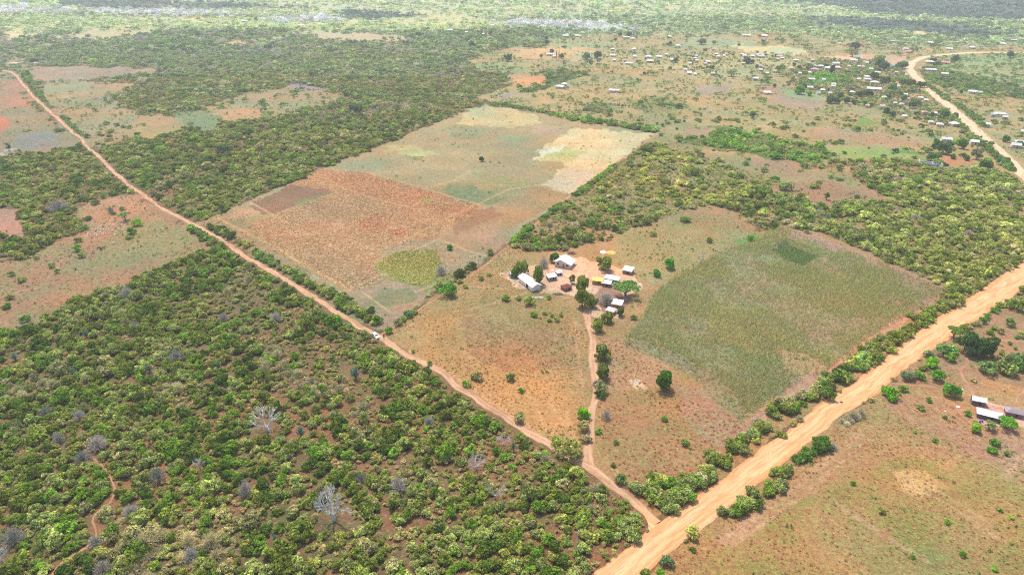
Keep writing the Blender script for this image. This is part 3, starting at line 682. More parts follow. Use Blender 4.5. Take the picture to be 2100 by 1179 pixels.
def stems_mesh(name, r, hgt, n=4, spread=.5, rad=.045, m='bark'):
    mb = MB()
    for i in range(n):
        a = r.uniform(0, 6.28); sp_ = r.uniform(.3, 1) * spread
        p = [(0.03 * math.cos(a), .03 * math.sin(a), -.03), (sp_ * .35 * math.cos(a), sp_ * .35 * math.sin(a), hgt * .35), (sp_ * math.cos(a + .3), sp_ * math.sin(a + .3), hgt * .8)]
        mb.tube(p, [rad, rad * .7, rad * .25], 5)
    return mb.mesh(name, M[m])

def twig_mesh(name, seed, n=260, hgt=1., wide=1., m='needle', thick=.012, euph=False):
    """leafless crown: many thin forking twigs from a few stems"""
    r = np.random.default_rng(seed); V = []; vy = []
    def blade(p, q, w0, w1):
        d = q - p; s = np.cross(d, r.normal(0, 1, 3)); s /= np.linalg.norm(s) + 1e-9
        V.extend([p - s * w0, p + s * w0, q + s * w1, q - s * w1]); vy.append(r.uniform(.75, 1.25))
    for i in range(n):
        a = r.uniform(0, 6.283); e = r.uniform(.15, 1.45) if not euph else r.uniform(.55, 1.5)
        ln = r.uniform(.75, 1.0)
        d = np.array([math.cos(a) * math.cos(e) * wide, math.sin(a) * math.cos(e) * wide, math.sin(e) * hgt])
        mid = d * ln * .5 * np.array([.8, .8, 1.]) + r.normal(0, .04, 3); tip = d * ln + r.normal(0, .05, 3)
        tip[2] = max(tip[2], .05); mid[2] = max(mid[2], .04)
        w0 = thick * (2.4 if euph else 1.3); w1 = thick * (2.0 if euph else .8)
        if i % 4 == 0: blade(np.zeros(3), mid, w0 * 1.6, w0)
        blade(mid, tip, w0, w1)
        if not euph:
            for k in range(2): blade(mid + (tip - mid) * r.uniform(.2, .8), tip + r.normal(0, .13, 3), w1, w1 * .5)
    V = np.array(V); V[:, 2] = np.maximum(V[:, 2], .02)
    n = len(vy)
    return mesh_np(name, V, np.arange(4 * n), np.full(n, 4), [M[m]], {'vary': ('FLOAT', 'FACE', vy)})

def bare_tree_mesh(name, seed, m='bleached', levels=5, spread=.55, up=.25, thick=.05, thin=1.):
    """a leafless forking tree of unit height"""
    r = random.Random(seed); mb = MB()
    def grow(p, d, ln, rad, lv):
        q = p + d * ln
        b = p + d * ln * .5 + Vector((r.uniform(-1, 1), r.uniform(-1, 1), r.uniform(-.3, .5))) * ln * .10
        mb.tube([p, b, q], [rad, rad * .82, rad * .62], 5 if lv < 2 else 3, cap=False)
        if lv >= levels: return
        for k in range(3 if lv < 3 else 2 + (r.random() < .4)):
            ax = d.orthogonal().normalized(); ax.rotate(Matrix.Rotation(r.uniform(0, 6.28), 3, d))
            nd = (d + ax * math.tan(spread) * r.uniform(.5, 1.25) + Vector((0, 0, up * .35))).normalized()
            grow(q if k else b + (q - b) * .6, nd, ln * r.uniform(.66, .86), rad * .6 * thin, lv + 1)
    n0 = 3
    mb.tube([(0, 0, -.02), (0.01, 0, .10), (.0, .01, .18)], [thick * 1.5, thick * 1.2, thick], 7)
    for k in range(n0 + 1):
        a = k * 6.283 / (n0 + 1) + r.uniform(-.3, .3)
        grow(Vector((0, 0, .16)), Vector((math.cos(a) * .75, math.sin(a) * .75, .75)).normalized(), .25, thick * .72, 1)
    zmax = max(v[2] for v in mb.v); mb.v = [(x / zmax, y / zmax, max(z, -.03) / zmax) for x, y, z in mb.v]
    return mb.mesh(name, M[m])

BUSH = []; BUSH_STEM = []
for i in range(9):
    r = np.random.default_rng(100 + i)
    BUSH.append(crown_mesh('bush_foliage', bush_lobes(r, 13 + i % 4, .95 + .1 * (i % 3)), 88, .21, 200 + i)); BUSH_STEM.append(stems_mesh('bush_stem', r, .8))
FAR = [crown_mesh('far_foliage', bush_lobes(np.random.default_rng(300 + i), 5, .9), 42, .27, 310 + i) for i in range(5)]
TWIG = [twig_mesh('bare_twigs', 400 + i, 230 - 20 * i, .95, 1., thick=.013) for i in range(4)]
TWIGF = [twig_mesh('far_twigs', 420 + i, 60, .95, 1., thick=.03) for i in range(2)]
EUPH = [twig_mesh('succulent_arms', 440 + i, 85, 1.15, .75, m='leaf', thick=.016, euph=True) for i in range(2)]
TUFT = [crown_mesh('tuft_foliage', bush_lobes(np.random.default_rng(500 + i), 4, .6), 24, .34, 510 + i) for i in range(3)]
def grass_mesh(name, seed, n=26, lean=.6, w=.035):
    r = np.random.default_rng(seed); V = []; vy = []
    for i in range(n):
        a = r.uniform(0, 6.283); b = np.array([math.cos(a), math.sin(a), 0]) * r.uniform(0, .35)
        t = b + np.array([math.cos(a) * lean * r.uniform(.2, 1), math.sin(a) * lean * r.uniform(.2, 1), r.uniform(.25, .6)])
        s = np.array([-math.sin(a), math.cos(a), 0]) * w * 2.4
        V += [b - s, b + s, t + s * .6, t - s * .6]; vy.append(r.uniform(.75, 1.25))
    n = len(vy); return mesh_np(name, np.array(V), np.arange(4 * n), np.full(n, 4), [M['blade']], {'vary': ('FLOAT', 'FACE', vy)})
GRASS = [grass_mesh('grass_blades', 600 + i) for i in range(2)]
def maize_mesh(name, seed):
    r = np.random.default_rng(seed); V = []; vy = []
    for i in range(9):
        a = r.uniform(0, 6.283); z = .25 + .08 * i; d = np.array([math.cos(a), math.sin(a), 0]); s = np.array([-math.sin(a), math.cos(a), 0]) * .06
        p0 = np.array([0, 0, z]); p1 = p0 + d * .28 + np.array([0, 0, .2]); p2 = p0 + d * .55 + np.array([0, 0, .02])
        V += [p0 - s * .7, p0 + s * .7, p1 + s, p1 - s, p1 - s, p1 + s, p2 + s * .4, p2 - s * .4]; vy += [r.uniform(.85, 1.1)] * 2
    s = np.array([.03, .0, 0])
    V += [np.array([0, 0, -.05]) - s, np.array([0, 0, -.05]) + s, np.array([0, 0, 1.1]) + s, np.array([0, 0, 1.1]) - s]; vy.append(1.)
    for a in (0, 1.05, 2.1):
        d = np.array([math.cos(a), math.sin(a), 0]) * .14
        V += [np.array([0, 0, 1.02]), np.array([0, 0, 1.08]) + d, np.array([0, 0, 1.32]), np.array([0, 0, 1.08]) - d]; vy.append(1.45)
    n = len(vy); return mesh_np(name, np.array(V), np.arange(4 * n), np.full(n, 4), [M['blade']], {'vary': ('FLOAT', 'FACE', vy)})
CORN = [maize_mesh('maize_plant', 620 + i) for i in range(3)]

def instancer(name, meshes, P, idx, scl, rz, tint, label, cat, group=None):
    """one object of stuff: every plant stands on its own vertex of a point mesh"""
    col = bpy.data.collections.new(name + '_plants')
    base = meshes[0].name.split('.')[0]
    for i, me in enumerate(meshes):
        col.objects.link(bpy.data.objects.new('%s_plant.%03d' % (name, i + 1), me))
    n = len(P); V = np.concatenate([P, np.zeros((n, 1))], 1)
    me = bpy.data.meshes.new(name); me.vertices.add(n); me.vertices.foreach_set('co', V.astype(np.float32).ravel())
    for k, typ, key, dat in (('idx', 'INT', 'value', idx), ('scl', 'FLOAT_VECTOR', 'vector', scl), ('rot', 'FLOAT_VECTOR', 'vector', np.stack([0 * rz, 0 * rz, rz], 1)),
                             ('tint', 'FLOAT_COLOR', 'color', np.concatenate([tint, np.ones((n, 1))], 1))):
        a = me.attributes.new(k, typ, 'POINT'); a.data.foreach_set(key, np.asarray(dat, np.int32 if typ == 'INT' else np.float32).ravel())
    o = link(name, me); tag(o, label, cat, group, 'stuff')
    ng = bpy.data.node_groups.new(name + '_scatter', 'GeometryNodeTree')
    ng.interface.new_socket('Geometry', in_out='INPUT', socket_type='NodeSocketGeometry'); ng.interface.new_socket('Geometry', in_out='OUTPUT', socket_type='NodeSocketGeometry')
    gi = ng.nodes.new('NodeGroupInput'); go = ng.nodes.new('NodeGroupOutput')
    ci = ng.nodes.new('GeometryNodeCollectionInfo'); ci.inputs['Collection'].default_value = col; ci.inputs['Separate Children'].default_value = True; ci.inputs['Reset Children'].default_value = True
    ip = ng.nodes.new('GeometryNodeInstanceOnPoints'); ip.inputs['Pick Instance'].default_value = True
    def na(k, dt):
        a = ng.nodes.new('GeometryNodeInputNamedAttribute'); a.data_type = dt; a.inputs['Name'].default_value = k; return a.outputs['Attribute']
    e2r = ng.nodes.new('FunctionNodeEulerToRotation')
    L = ng.links.new
    L(gi.outputs[0], ip.inputs['Points']); L(ci.outputs[0], ip.inputs['Instance']); L(na('idx', 'INT'), ip.inputs['Instance Index'])
    L(na('rot', 'FLOAT_VECTOR'), e2r.inputs[0]); L(e2r.outputs[0], ip.inputs['Rotation']); L(na('scl', 'FLOAT_VECTOR'), ip.inputs['Scale']); L(ip.outputs[0], go.inputs[0])
    md = o.modifiers.new('scatter', 'NODES'); md.node_group = ng
    return o

# ------------------------------------------------------------------ things placed on the land (base point in the photograph)
def scale_at(x, y):
    """photograph points per metre across the view at a ground point"""
    gx, gy = G(x, y); return F / (gy * cp + H * sp)

CLEAR = []     # (x, y, radius) kept free of scattered bushes

# trees: base x, base y, crown width in points, height/width, kind, tint, label
DK, OL, BR, GY, FE = (70,95,45), (112,122,62), (105,155,40), (150,142,130), (112,150,85)
TREES = [
 (1068,563,31,1.25,'round',OL,'tall olive mango tree beside the small grey shed at the farmyard edge'),
 (1057,568,18,1.15,'round',(85,125,45),'small dark green tree against the tall olive tree at the farmyard edge'),
 (1105,582,28,1.45,'round',OL,'tall tree standing over the long white-roofed farm building'),
 (1137,538,19,1.1,'round',(75,110,50),'dense dark green tree at the corner of the white gabled farmhouse'),
 (1237,553,34,.95,'round',OL,'wide tree over the parked motorcycle behind the yellow-roofed hut'),
 (1173,581,14,1.5,'loose',(120,128,80),'thin young tree alone in the swept farmyard'),
 (1192,600,30,1.3,'round',OL,'rearmost tree of the tall row in the middle of the farmyard'),
 (1194,630,30,1.35,'round',(105,118,52),'middle tree of the tall row beside the brown thatched hut'),
 (1216,628,24,1.25,'round',OL,'rightmost tree of the tall row above the end of the farm track'),
 (1283,608,50,.62,'flat',FE,'broad flat-topped feathery acacia right of the grey-roofed huts'),
 (1271,647,17,1.1,'round',(88,110,52),'small tree right of the pale pyramid-roofed hut'),
 (1245,661,24,.95,'round',OL,'tree just below the pale pyramid-roofed hut'),
 (1223,677,28,1.05,'round',OL,'tree on the right of the farm track below the farmyard'),
 (1234,736,36,.95,'round',(98,108,62),'upper tree of the dark row on the farm track'),
 (1234,775,33,1.0,'round',(98,108,58),'middle tree of the dark row on the farm track'),
 (1232,803,30,.9,'loose',(125,128,100),'grey-green tree of the row on the farm track'),
 (1230,815,22,.8,'round',(75,100,48),'lowest small dark tree of the row on the farm track'),
 (1197,858,28,.95,'round',(110,160,35),'rounded bright green tree left of the farm track'),
 (1362,798,40,1.05,'round',(72,112,45),'dark green rounded tree alone between the farm track and the maize field'),
 (1373,550,24,.85,'round',(75,140,40),'larger of two bright green round trees right of the farmyard'),
 (1348,566,19,.85,'round',(78,140,42),'smaller of two bright green round trees right of the farmyard'),
 (923,512,13,.95,'round',(75,130,50),'small green tree in the plot above the yellow grass patch'),
 (988,331,11,.9,'round',(60,90,45),'lone dark tree in the middle of the fenced plot'),
 (1955,693,30,.85,'flat',(112,140,66),'flat-topped acacia at the edge of the sandy road'),
 (1998,724,66,.85,'round',(70,98,62),'huge dark spreading tree beside the sandy road at the footpath'),
 (2062,877,36,.62,'flat',(95,150,50),'bright flat-topped tree below the grey thatched hut'),
 (2028,880,25,.9,'loose',(125,138,105),'grey-green tree beside the blue barrels'),
 (1999,884,22,.85,'round',(125,160,55),'yellow-green small tree below the blue barrels'),
 (730,232,28,.75,'round',(82,96,84),'dark grey-green dome tree in the woods above the plot'),
 (457,315,26,.7,'round',(78,98,78),'dark elongated tree in the woods left of the plot'),
 (770,226,26,.65,'loose',(128,138,116),'grey-green tree right of the dark dome tree above the plot'),
 (424,333,30,.6,'round',(100,122,70),'broad flat bush tree in the woods left of the plot'),
 (1041,126,19,.85,'round',(72,96,70),'dark tree alone on the dry field left of the cypresses'),
 (1110,118,7,.95,'round',(120,120,95),'small pale tree behind the dry field'),
 (1131,111,11,.9,'round',(82,100,78),'tree behind the white house with the cypresses'),
 (1152,121,10,1.1,'round',(90,120,70),'tree right of the two cypresses'),
 (1157,134,11,1.0,'loose',(160,150,130),'pale bare tree below the two cypresses'),
 (1202,122,17,.85,'round',(92,125,75),'rounded green tree right of the two cypresses'),
 (1225,120,18,.8,'round',(95,120,78),'tree at the left edge of the village gardens'),
 (1321,154,7,.9,'round',(70,100,60),'small dark tree left of the pale dirt lane'),
 (1040,70,12,.8,'round',(68,88,76),'dark tree at the far field, right one of two'),
 (1007,73,11,.85,'round',(66,86,76),'dark tree at the far field, left one of two'),
 (859,77,16,.65,'round',(70,88,80),'dark low tree at the right end of the pale far field'),
 (968,97,13,.8,'round',(74,94,80),'dark tree at the upper edge of the woods'),
 (1117,83,15,.7,'round',(74,94,82),'upper dark tree by the green strip fields'),
 (1121,91,11,.75,'round',(66,88,74),'lower dark tree by the green strip fields'),
 (1272,75,10,.75,'round',(70,92,78),'left dark tree over the far hamlet'),
 (1290,76,13,.75,'round',(70,92,78),'right dark tree over the far hamlet'),
 (1262,84,7,.85,'round',(70,92,74),'little dark tree below the far hamlet'),
 (1374,94,11,.8,'round',(66,88,76),'dark tree above the village beside a small white roof'),
 (1542,242,13,1.05,'round',(76,106,62),'lone dark tree on the dry pasture below the village'),
 (1761,267,8,.8,'round',(65,110,50),'small dark round tree beside the bright green patch'),
 (1695,410,12,1.4,'loose',(105,125,75),'slim tree on the red ground between the woods'),
 (1817,236,17,.95,'round',(72,104,58),'left of two dark trees in front of the village'),
 (1830,240,14,.8,'round',(68,96,60),'right of two dark trees in front of the village'),
 (1933,315,28,.8,'round',(72,100,66),'large dark tree below the grey-roofed homestead near the road'),
 (1922,297,17,.85,'round',(78,112,55),'tree left of the grey-roofed homestead near the road'),
 (1913,305,11,1.0,'round',(66,98,52),'small tree at the lower left of the homestead near the road'),
 (1972,305,20,1.0,'round',(70,118,50),'round green tree right of the grey-roofed homestead near the road'),
 (1909,330,21,.75,'round',(66,122,48),'bright green tree over the unfinished white building'),
 (1955,326,13,.85,'round',(78,108,60),'round tree right of the unfinished white building'),
 (1982,329,12,.9,'round',(75,105,58),'small tree left of the grey leafless tree near the road'),
 (2002,327,26,.95,'loose',(118,122,98),'large greyish loose tree near the road'),
 (2018,347,24,.75,'round',(62,92,54),'dark tree at the roadside above the woods edge'),
 (1836,313,13,.75,'round',(68,108,55),'dark tree in the bright green field'),
 (2061,291,15,.9,'round',(70,105,62),'dark tree right of the village road'),
 (2090,302,16,.8,'round',(72,108,62),'tree beside the white roof at the right edge'),
 (2031,299,12,.8,'round',(105,140,65),'light green tree on the left verge of the village road'),
 (1935,181,8,.85,'round',(66,92,70),'small dark tree right of the village road on the dry field'),
 (1970,192,6,1.2,'round',(60,70,60),'tiny dark tree beside the hip-roofed house right of the road'),
 (2070,118,16,.75,'round',(66,88,74),'dark tree beyond the end of the village road'),
 (1957,128,15,.9,'round',(72,96,72),'tall dark tree above the roadside hamlet'),
 (1921,137,16,.7,'round',(78,100,74),'broad tree in the roadside hamlet'),
 (1914,128,13,.7,'round',(76,98,76),'tree at the left of the roadside hamlet'),
 (1754,101,20,.7,'round',(72,94,78),'dark tree group behind the blue-roofed building'),
 (1748,117,20,.8,'loose',(120,135,95),'grey-green tree left of the blue-roofed building'),
 (1798,130,28,.7,'round',(125,145,90),'broad pale green tree right of the blue-roofed building'),
 (1803,138,22,.75,'round',(76,100,74),'dark tree right of the schoolyard trees'),
 (1811,144,22,.8,'round',(72,98,72),'dark tree beside the small blue roof'),
 (1792,163,18,.8,'round',(66,90,70),'dark tree right of the white hip roofs'),
 (1798,148,14,.7,'round',(84,104,78),'tree behind the white hip-roofed house'),
 (1816,171,21,.65,'round',(70,96,68),'broad dark tree above the garden right of the long building'),
 (1849,174,18,.75,'round',(80,108,66),'tree left of the village road bend'),
 (1868,177,17,.8,'round',(84,108,72),'tree beside the village road below the bend'),
 (1888,179,17,.8,'round',(70,96,64),'dark tree on the verge below the bend'),
 (1830,186,18,.85,'round',(84,120,62),'tree right of the long white-roofed building'),
 (1850,141,20,.75,'round',(98,122,78),'tree left of the road bend'),
 (1705,152,12,1.5,'round',(60,86,62),'tall dark tree in the middle of the village'),
 (1651,182,13,.95,'round',(78,110,62),'tree in front of the white-roofed house by the orchard'),
 (1638,193,20,.9,'round',(88,138,52),'bright green tree beside the small white roofs'),
 (1660,197,13,.85,'round',(96,150,52),'bright green tree below the small white roofs'),
 (1722,203,14,.95,'round',(76,106,66),'tree at the left of the garden row'),
 (1703,212,20,.9,'round',(82,110,70),'tree in the garden row below the village'),
 (1714,213,16,.9,'round',(78,104,70),'second tree in the garden row below the village'),
 (1735,213,13,1.0,'round',(68,90,66),'dark tree at the right end of the garden row'),
 (1750,214,11,.8,'round',(82,100,78),'greyish tree right of the garden row'),
 (1759,215,10,.9,'round',(80,120,60),'narrow green tree right of the garden row'),
 (1773,216,11,.9,'round',(85,150,50),'bright green tree right of the garden row'),
 (1761,198,18,.6,'round',(70,92,70),'left dark tree in front of the long white-roofed building'),
 (1780,197,20,.65,'round',(68,90,70),'right dark tree in front of the long white-roofed building'),
 (1819,203,14,.8,'round',(82,108,68),'tree above the small roofs right of the garden row'),
 (1854,206,13,.9,'round',(90,112,78),'tree between the roofs below the village road'),
 (1869,222,17,.9,'round',(86,112,68),'tree on the slope below the village'),
 (1881,216,12,.8,'round',(92,116,72),'small tree below the village near the road'),
 (1880,237,12,.8,'round',(66,100,56),'round tree left of the large white hip roof'),
 (1910,240,13,.8,'round',(72,98,66),'dark tree between two white roofs near the road'),
 (1935,240,20,.75,'round',(84,124,62),'leafy tree right of the white roofs near the road'),
 (1959,241,11,.9,'round',(84,106,74),'tree beside the leaning pole near the road'),
 (1637,141,11,.8,'round',(74,96,70),'tree left of the pink roof'),
 (1628,136,8,.85,'round',(76,98,72),'small tree left of the village row'),
 (1655,144,8,.9,'round',(76,98,72),'small dark tree beside the pink roof'),
 (1693,138,10,.7,'round',(70,92,70),'tree above the long red-pink roof'),
 (1596,145,11,1.0,'round',(86,110,72),'tree in the left part of the village'),
 (1591,117,7,.8,'round',(70,92,68),'small dark tree beside the large pale roof at the left of the village'),
 (1532,131,20,.6,'round',(66,86,72),'dark tree clump above the white roof in the left hamlet'),
 (1541,131,12,.7,'round',(66,86,72),'right part of the dark tree clump in the left hamlet'),
 (1574,168,10,.75,'round',(76,104,66),'tree right of the white cross-shaped roof'),
 (1562,169,9,.8,'round',(74,102,62),'tree left of the red ploughed patch'),
 (1588,180,7,1.2,'round',(74,104,62),'small tree on the red ploughed patch'),
 (1562,146,9,.8,'round',(74,98,66),'tree in the middle left hamlet'),
 (1551,139,9,.8,'round',(78,100,70),'small tree right of the dark clump'),
 (1439,92,20,.6,'loose',(92,108,98),'bluish tree group above the left hamlets'),
 (1464,92,10,.9,'loose',(96,110,98),'small bluish tree group above the left hamlets'),
 (1515,95,6,.9,'round',(80,92,78),'lone little tree on the far green field'),
 (1565,87,9,.75,'round',(76,98,76),'round tree on the far pale field'),
 (1446,105,9,.6,'round',(96,118,80),'low bush tree above the left hamlets'),
 (1385,129,13,.8,'round',(76,98,70),'tree beside the hamlet roof left of the lane'),
 (1374,143,7,.9,'round',(92,118,72),'small round tree left of the lane'),
 (1426,154,7,.8,'round',(86,112,66),'round tree below the lane hamlet'),
 (1459,153,6,.8,'round',(90,112,68),'small tree left of the lone white house'),
 (1500,157,24,.6,'loose',(130,140,110),'grey-green clump on the pale field'),
 (1392,222,16,.6,'round',(98,125,70),'low green tree on the dry pasture'),
 (1388,266,6,.9,'round',(84,110,62),'small tree near the upper right corner of the plot'),
 (1385,252,6,.9,'round',(84,110,62),'tiny tree near the upper right corner of the plot'),
 (71,130,15,.65,'round',(66,88,64),'dark tree beside the small far house at the left'),
 (160,70,8,.8,'round',(90,110,80),'round tree on the pale far field at the left'),
 (948,9,8,.8,'round',(90,108,100),'small dark tree near the far top of the view'),
 (362,8,9,.6,'round',(95,112,105),'dark tree near the far top left'),
 (525,43,9,.75,'round',(80,100,80),'dark tree beside the far white roof'),
 (1652,98,12,.6,'loose',(95,112,85),'hazy tree behind the village'),
 (19,309,11,1.5,'loose',(76,110,52),'slender tree at the left edge of the pasture'),
 (257,452,22,.8,'flat',(112,135,95),'feathery bluish tree in the left pasture'),
 (275,280,0,0,'',None,''),
]
SMALL = [  # isolated round bushes: x, y, width, tint, label
 (1095,648,17,(110,150,40),'bright round bush in the pasture below the farmyard, largest of its cluster'),
 (1117,645,10,(105,148,45),'small bright bush right of the largest pasture bush'),
 (1131,650,9,(110,150,50),'small bright bush in the pasture, second from the largest'),
 (1126,659,11,(118,148,62),'small round bush at the lower edge of the pasture cluster'),
 (1142,658,13,(118,140,75),'loose bush in the pasture cluster'),
 (1151,648,10,(120,145,75),'pale small bush at the right end of the pasture cluster'),
 (1086,625,27,(125,142,72),'wide loose bush below the rubble heap'),
 (1038,615,19,(120,142,70),'low green bush left of the rubble heap'),
 (1125,613,12,(108,145,60),'upright bush beside the brown woodpile'),
 (1063,615,13,(118,138,70),'bush below the long white building'),
 (1003,566,10,(118,150,65),'small bush on the pasture left of the farmyard'),
 (987,573,14,(138,145,90),'grey-green bush on the pasture left of the farmyard'),
 (942,580,14,(140,155,85),'yellow-green bush beside the plot edge'),
 (955,590,12,(132,145,80),'pale bush beside the plot edge'),
 (918,606,40,(85,128,50),'wide green bush at the right border of the plot'),
 (900,595,26,(110,122,72),'taller loose bush at the right border of the plot'),
 (797,682,18,(112,150,55),'round bush at the corner of the plot beside the parked car'),
 (774,662,24,(118,140,60),'bush inside the near corner of the plot'),
 (838,648,22,(90,125,88),'low bluish bush on the plot border'),
 (817,665,20,(128,135,95),'grey bush on the plot border near its corner'),
 (1046,779,20,(98,118,78),'round grey-green bush in the pasture above the dirt track'),
 (979,776,26,(150,148,105),'pale round bush in the pasture above the dirt track'),
 (957,790,20,(125,150,62),'bright bush on the edge of the dirt track'),
 (882,748,12,(100,135,52),'small bush on the dirt track bank'),
 (848,722,11,(125,138,62),'small yellow-green bush on the dirt track bank'),
 (1068,804,13,(88,148,45),'small bright bush in the dry pasture'),
 (1067,862,28,(145,142,110),'grey low bush right of the dirt track'),
 (1168,935,56,(142,142,92),'long olive bush between dirt track and farm track'),
 (1140,915,34,(130,138,78),'olive bush above the track junction'),
 (1198,880,28,(150,142,110),'faded bush below the rounded bright tree'),
 (1201,905,24,(160,145,125),'dry greyish bush left of the farm track'),
 (1228,888,16,(105,140,62),'small green bush right of the farm track'),
 (1275,990,28,(112,132,85),'upright bush right of the track near the junction'),
 (1308,1008,34,(128,142,98),'grey-green bush near the road junction'),
 (1258,955,12,(105,130,70),'small bush at the lower end of the farm track'),
 (1362,862,14,(95,140,58),'green bush in the red ground right of the farm track'),
 (1263,910,13,(100,135,60),'bush on the red ground below the dark tree row'),
 (1367,1158,30,(96,118,92),'bluish bush beside the sandy road at the bottom'),
 (1354,1177,20,(100,150,50),'bright bush at the bottom edge beside the sandy road'),
 (1421,1128,14,(80,112,60),'small dark bush by the lower sandy road'),
 (1933,725,40,(108,140,92),'feathery bluish bush left of the huge dark tree'),
 (1958,725,16,(98,155,35),'vivid green bush at the foot of the huge dark tree'),
 (1947,739,26,(112,145,68),'round bush below the huge dark tree'),
 (1907,749,28,(120,165,45),'bright yellow-green bush at the sandy road edge'),
 (1904,733,22,(125,145,115),'grey bush above the bright yellow-green bush'),
 (1857,776,30,(108,130,100),'bluish-grey bush at the sandy road edge'),
 (1883,776,24,(95,135,55),'green bush right of the bluish-grey roadside bush'),
 (1919,779,29,(92,150,45),'bright flat bush above the footpath'),
 (1827,814,36,(98,150,42),'bright wide bush on the right verge of the sandy road'),
 (1850,800,20,(110,150,55),'small bright bush beside the wide roadside bush'),
 (1947,808,38,(80,125,55),'dark green spreading bush on the footpath'),
 (1983,852,17,(75,130,45),'dark green round bush beside the white basin'),
 (1903,823,14,(95,140,55),'small round bush on the red ground left of the huts'),
 (1937,858,11,(110,150,60),'light green bush left of the long grey hut'),
 (2038,910,22,(88,130,60),'bush below the bright flat-topped tree'),
 (2033,927,20,(100,150,45),'bright bush below the huts'),
 (2064,933,13,(105,130,80),'small grey-green bush at the right below the huts'),
 (2093,752,50,(95,115,80),'dense dark bush at the right edge'),
 (2060,762,42,(118,132,85),'loose bush at the right above the huts'),
 (2023,765,38,(105,128,85),'blue-green bush below the huge dark tree'),
 (2057,742,28,(125,128,100),'greyish bush at the right of the huge dark tree'),
 (2083,758,30,(100,140,60),'green bush at the right edge above the huts'),
 (2068,667,24,(110,135,85),'loose bush right of the sandy road at the upper end'),
 (2040,640,18,(92,145,45),'bright bush on the right verge near the road bend'),
 (2024,652,16,(88,140,45),'bright bush on the right verge of the sandy road'),
 (2016,662,17,(86,142,42),'vivid bush on the right verge of the sandy road'),
 (2030,685,15,(100,138,60),'small bush above the pale footpath'),
 (2086,694,11,(82,128,48),'dark small bush above the pale footpath'),
 (2071,706,10,(85,130,50),'dark small bush below the pale footpath'),
 (2082,716,10,(85,135,50),'round small bush below the pale footpath'),
 (1748,992,11,(88,125,55),'small dark bush alone on the grassland'),
 (2050,768+280,11,(110,150,55),'small green bush on the grassland at the right'),
 (2074,1062,11,(130,170,55),'bright little bush on the grassland at the right'),
 (1942,1072,14,(120,160,62),'bright low bush on the grassland'),
 (1973,1138,15,(95,140,48),'green bush on the lower grassland'),
 (1872,1143,12,(100,145,50),'round bush on the lower grassland'),
 (2040,1168,14,(115,155,55),'bright bush at the lower right'),
 (1917,906,11,(105,145,55),'small bush in a loose patch above the grassland'),
 (1876,888,9,(100,140,55),'little bush at the upper edge of the grassland'),
 (1808,1052,16,(130,132,75),'dull olive bush in the middle of the grassland'),
 (270,475+5,20,(85,135,45),'dark green bush on the left pasture beside the stones'),
 (284,462,24,(125,155,55),'bright bush cluster on the left pasture'),
 (160,514,20,(105,150,55),'wide low bush near the grazing cattle'),
 (117,555+5,12,(100,140,55),'small bush on the left pasture'),
 (17,632,18,(85,130,45),'green bush at the left edge of the pasture'),
]

bpy_trees = {}
def tree_mesh(kind, v):
    key = (kind, v)
    if key in bpy_trees: return bpy_trees[key]
    seed = 700 + hash(kind) % 1 + v * 17 + {'round': 0, 'loose': 200, 'flat': 400}[kind]
    r = np.random.default_rng(seed)
    # unit: crown radius 1, height 1 = full height mapped by scale z
    if kind == 'round': lobes = [((c[0], c[1], c[2]), (s[0], s[1], s[2] * .62), k) for c, s, k in tree_lobes(r, 24, .86, .20)]; per, leaf = 78, .17
    elif kind == 'loose': lobes = [((c[0], c[1], c[2]), (s[0] * .8, s[1] * .8, s[2] * .5), k * .6) for c, s, k in tree_lobes(r, 20, .86, .26)]; per, leaf = 66, .16
    else:
        lobes = []
        for i in range(34):
            a = r.uniform(0, 6.28); q = math.sqrt(r.uniform(0, 1)) * .8; s = r.uniform(.2, .3)
            lobes.append(((q * math.cos(a), q * math.sin(a), .82 - .18 * q * q + r.uniform(-.05, .05)), (s, s, s * .42), s * s * 10))
        per, leaf = 110, .12
    cr = crown_mesh('crown', lobes, per, leaf, seed + 1, low=-.6 if kind != 'flat' else -.3)
    mb = MB(); top = .5 if kind != 'flat' else .7
    mb.tube([(0, 0, -.02), (.03, .0, .15), (.02, .03, .32), (0, 0, top)], [.11, .08, .07, .04], 8)
    for i in range(6):
        a = i * 1.05 + r.uniform(-.3, .3); q = r.uniform(.35, .6)
        mb.tube([(.02, .01, .2 + .04 * i), (q * .5 * math.cos(a), q * .5 * math.sin(a), .38 + .04 * i), (q * math.cos(a), q * math.sin(a), top + r.uniform(0, .18))], [.055, .035, .012], 5)
    bpy_trees[key] = (cr, mb.mesh('trunk', M['bark'])); return bpy_trees[key]

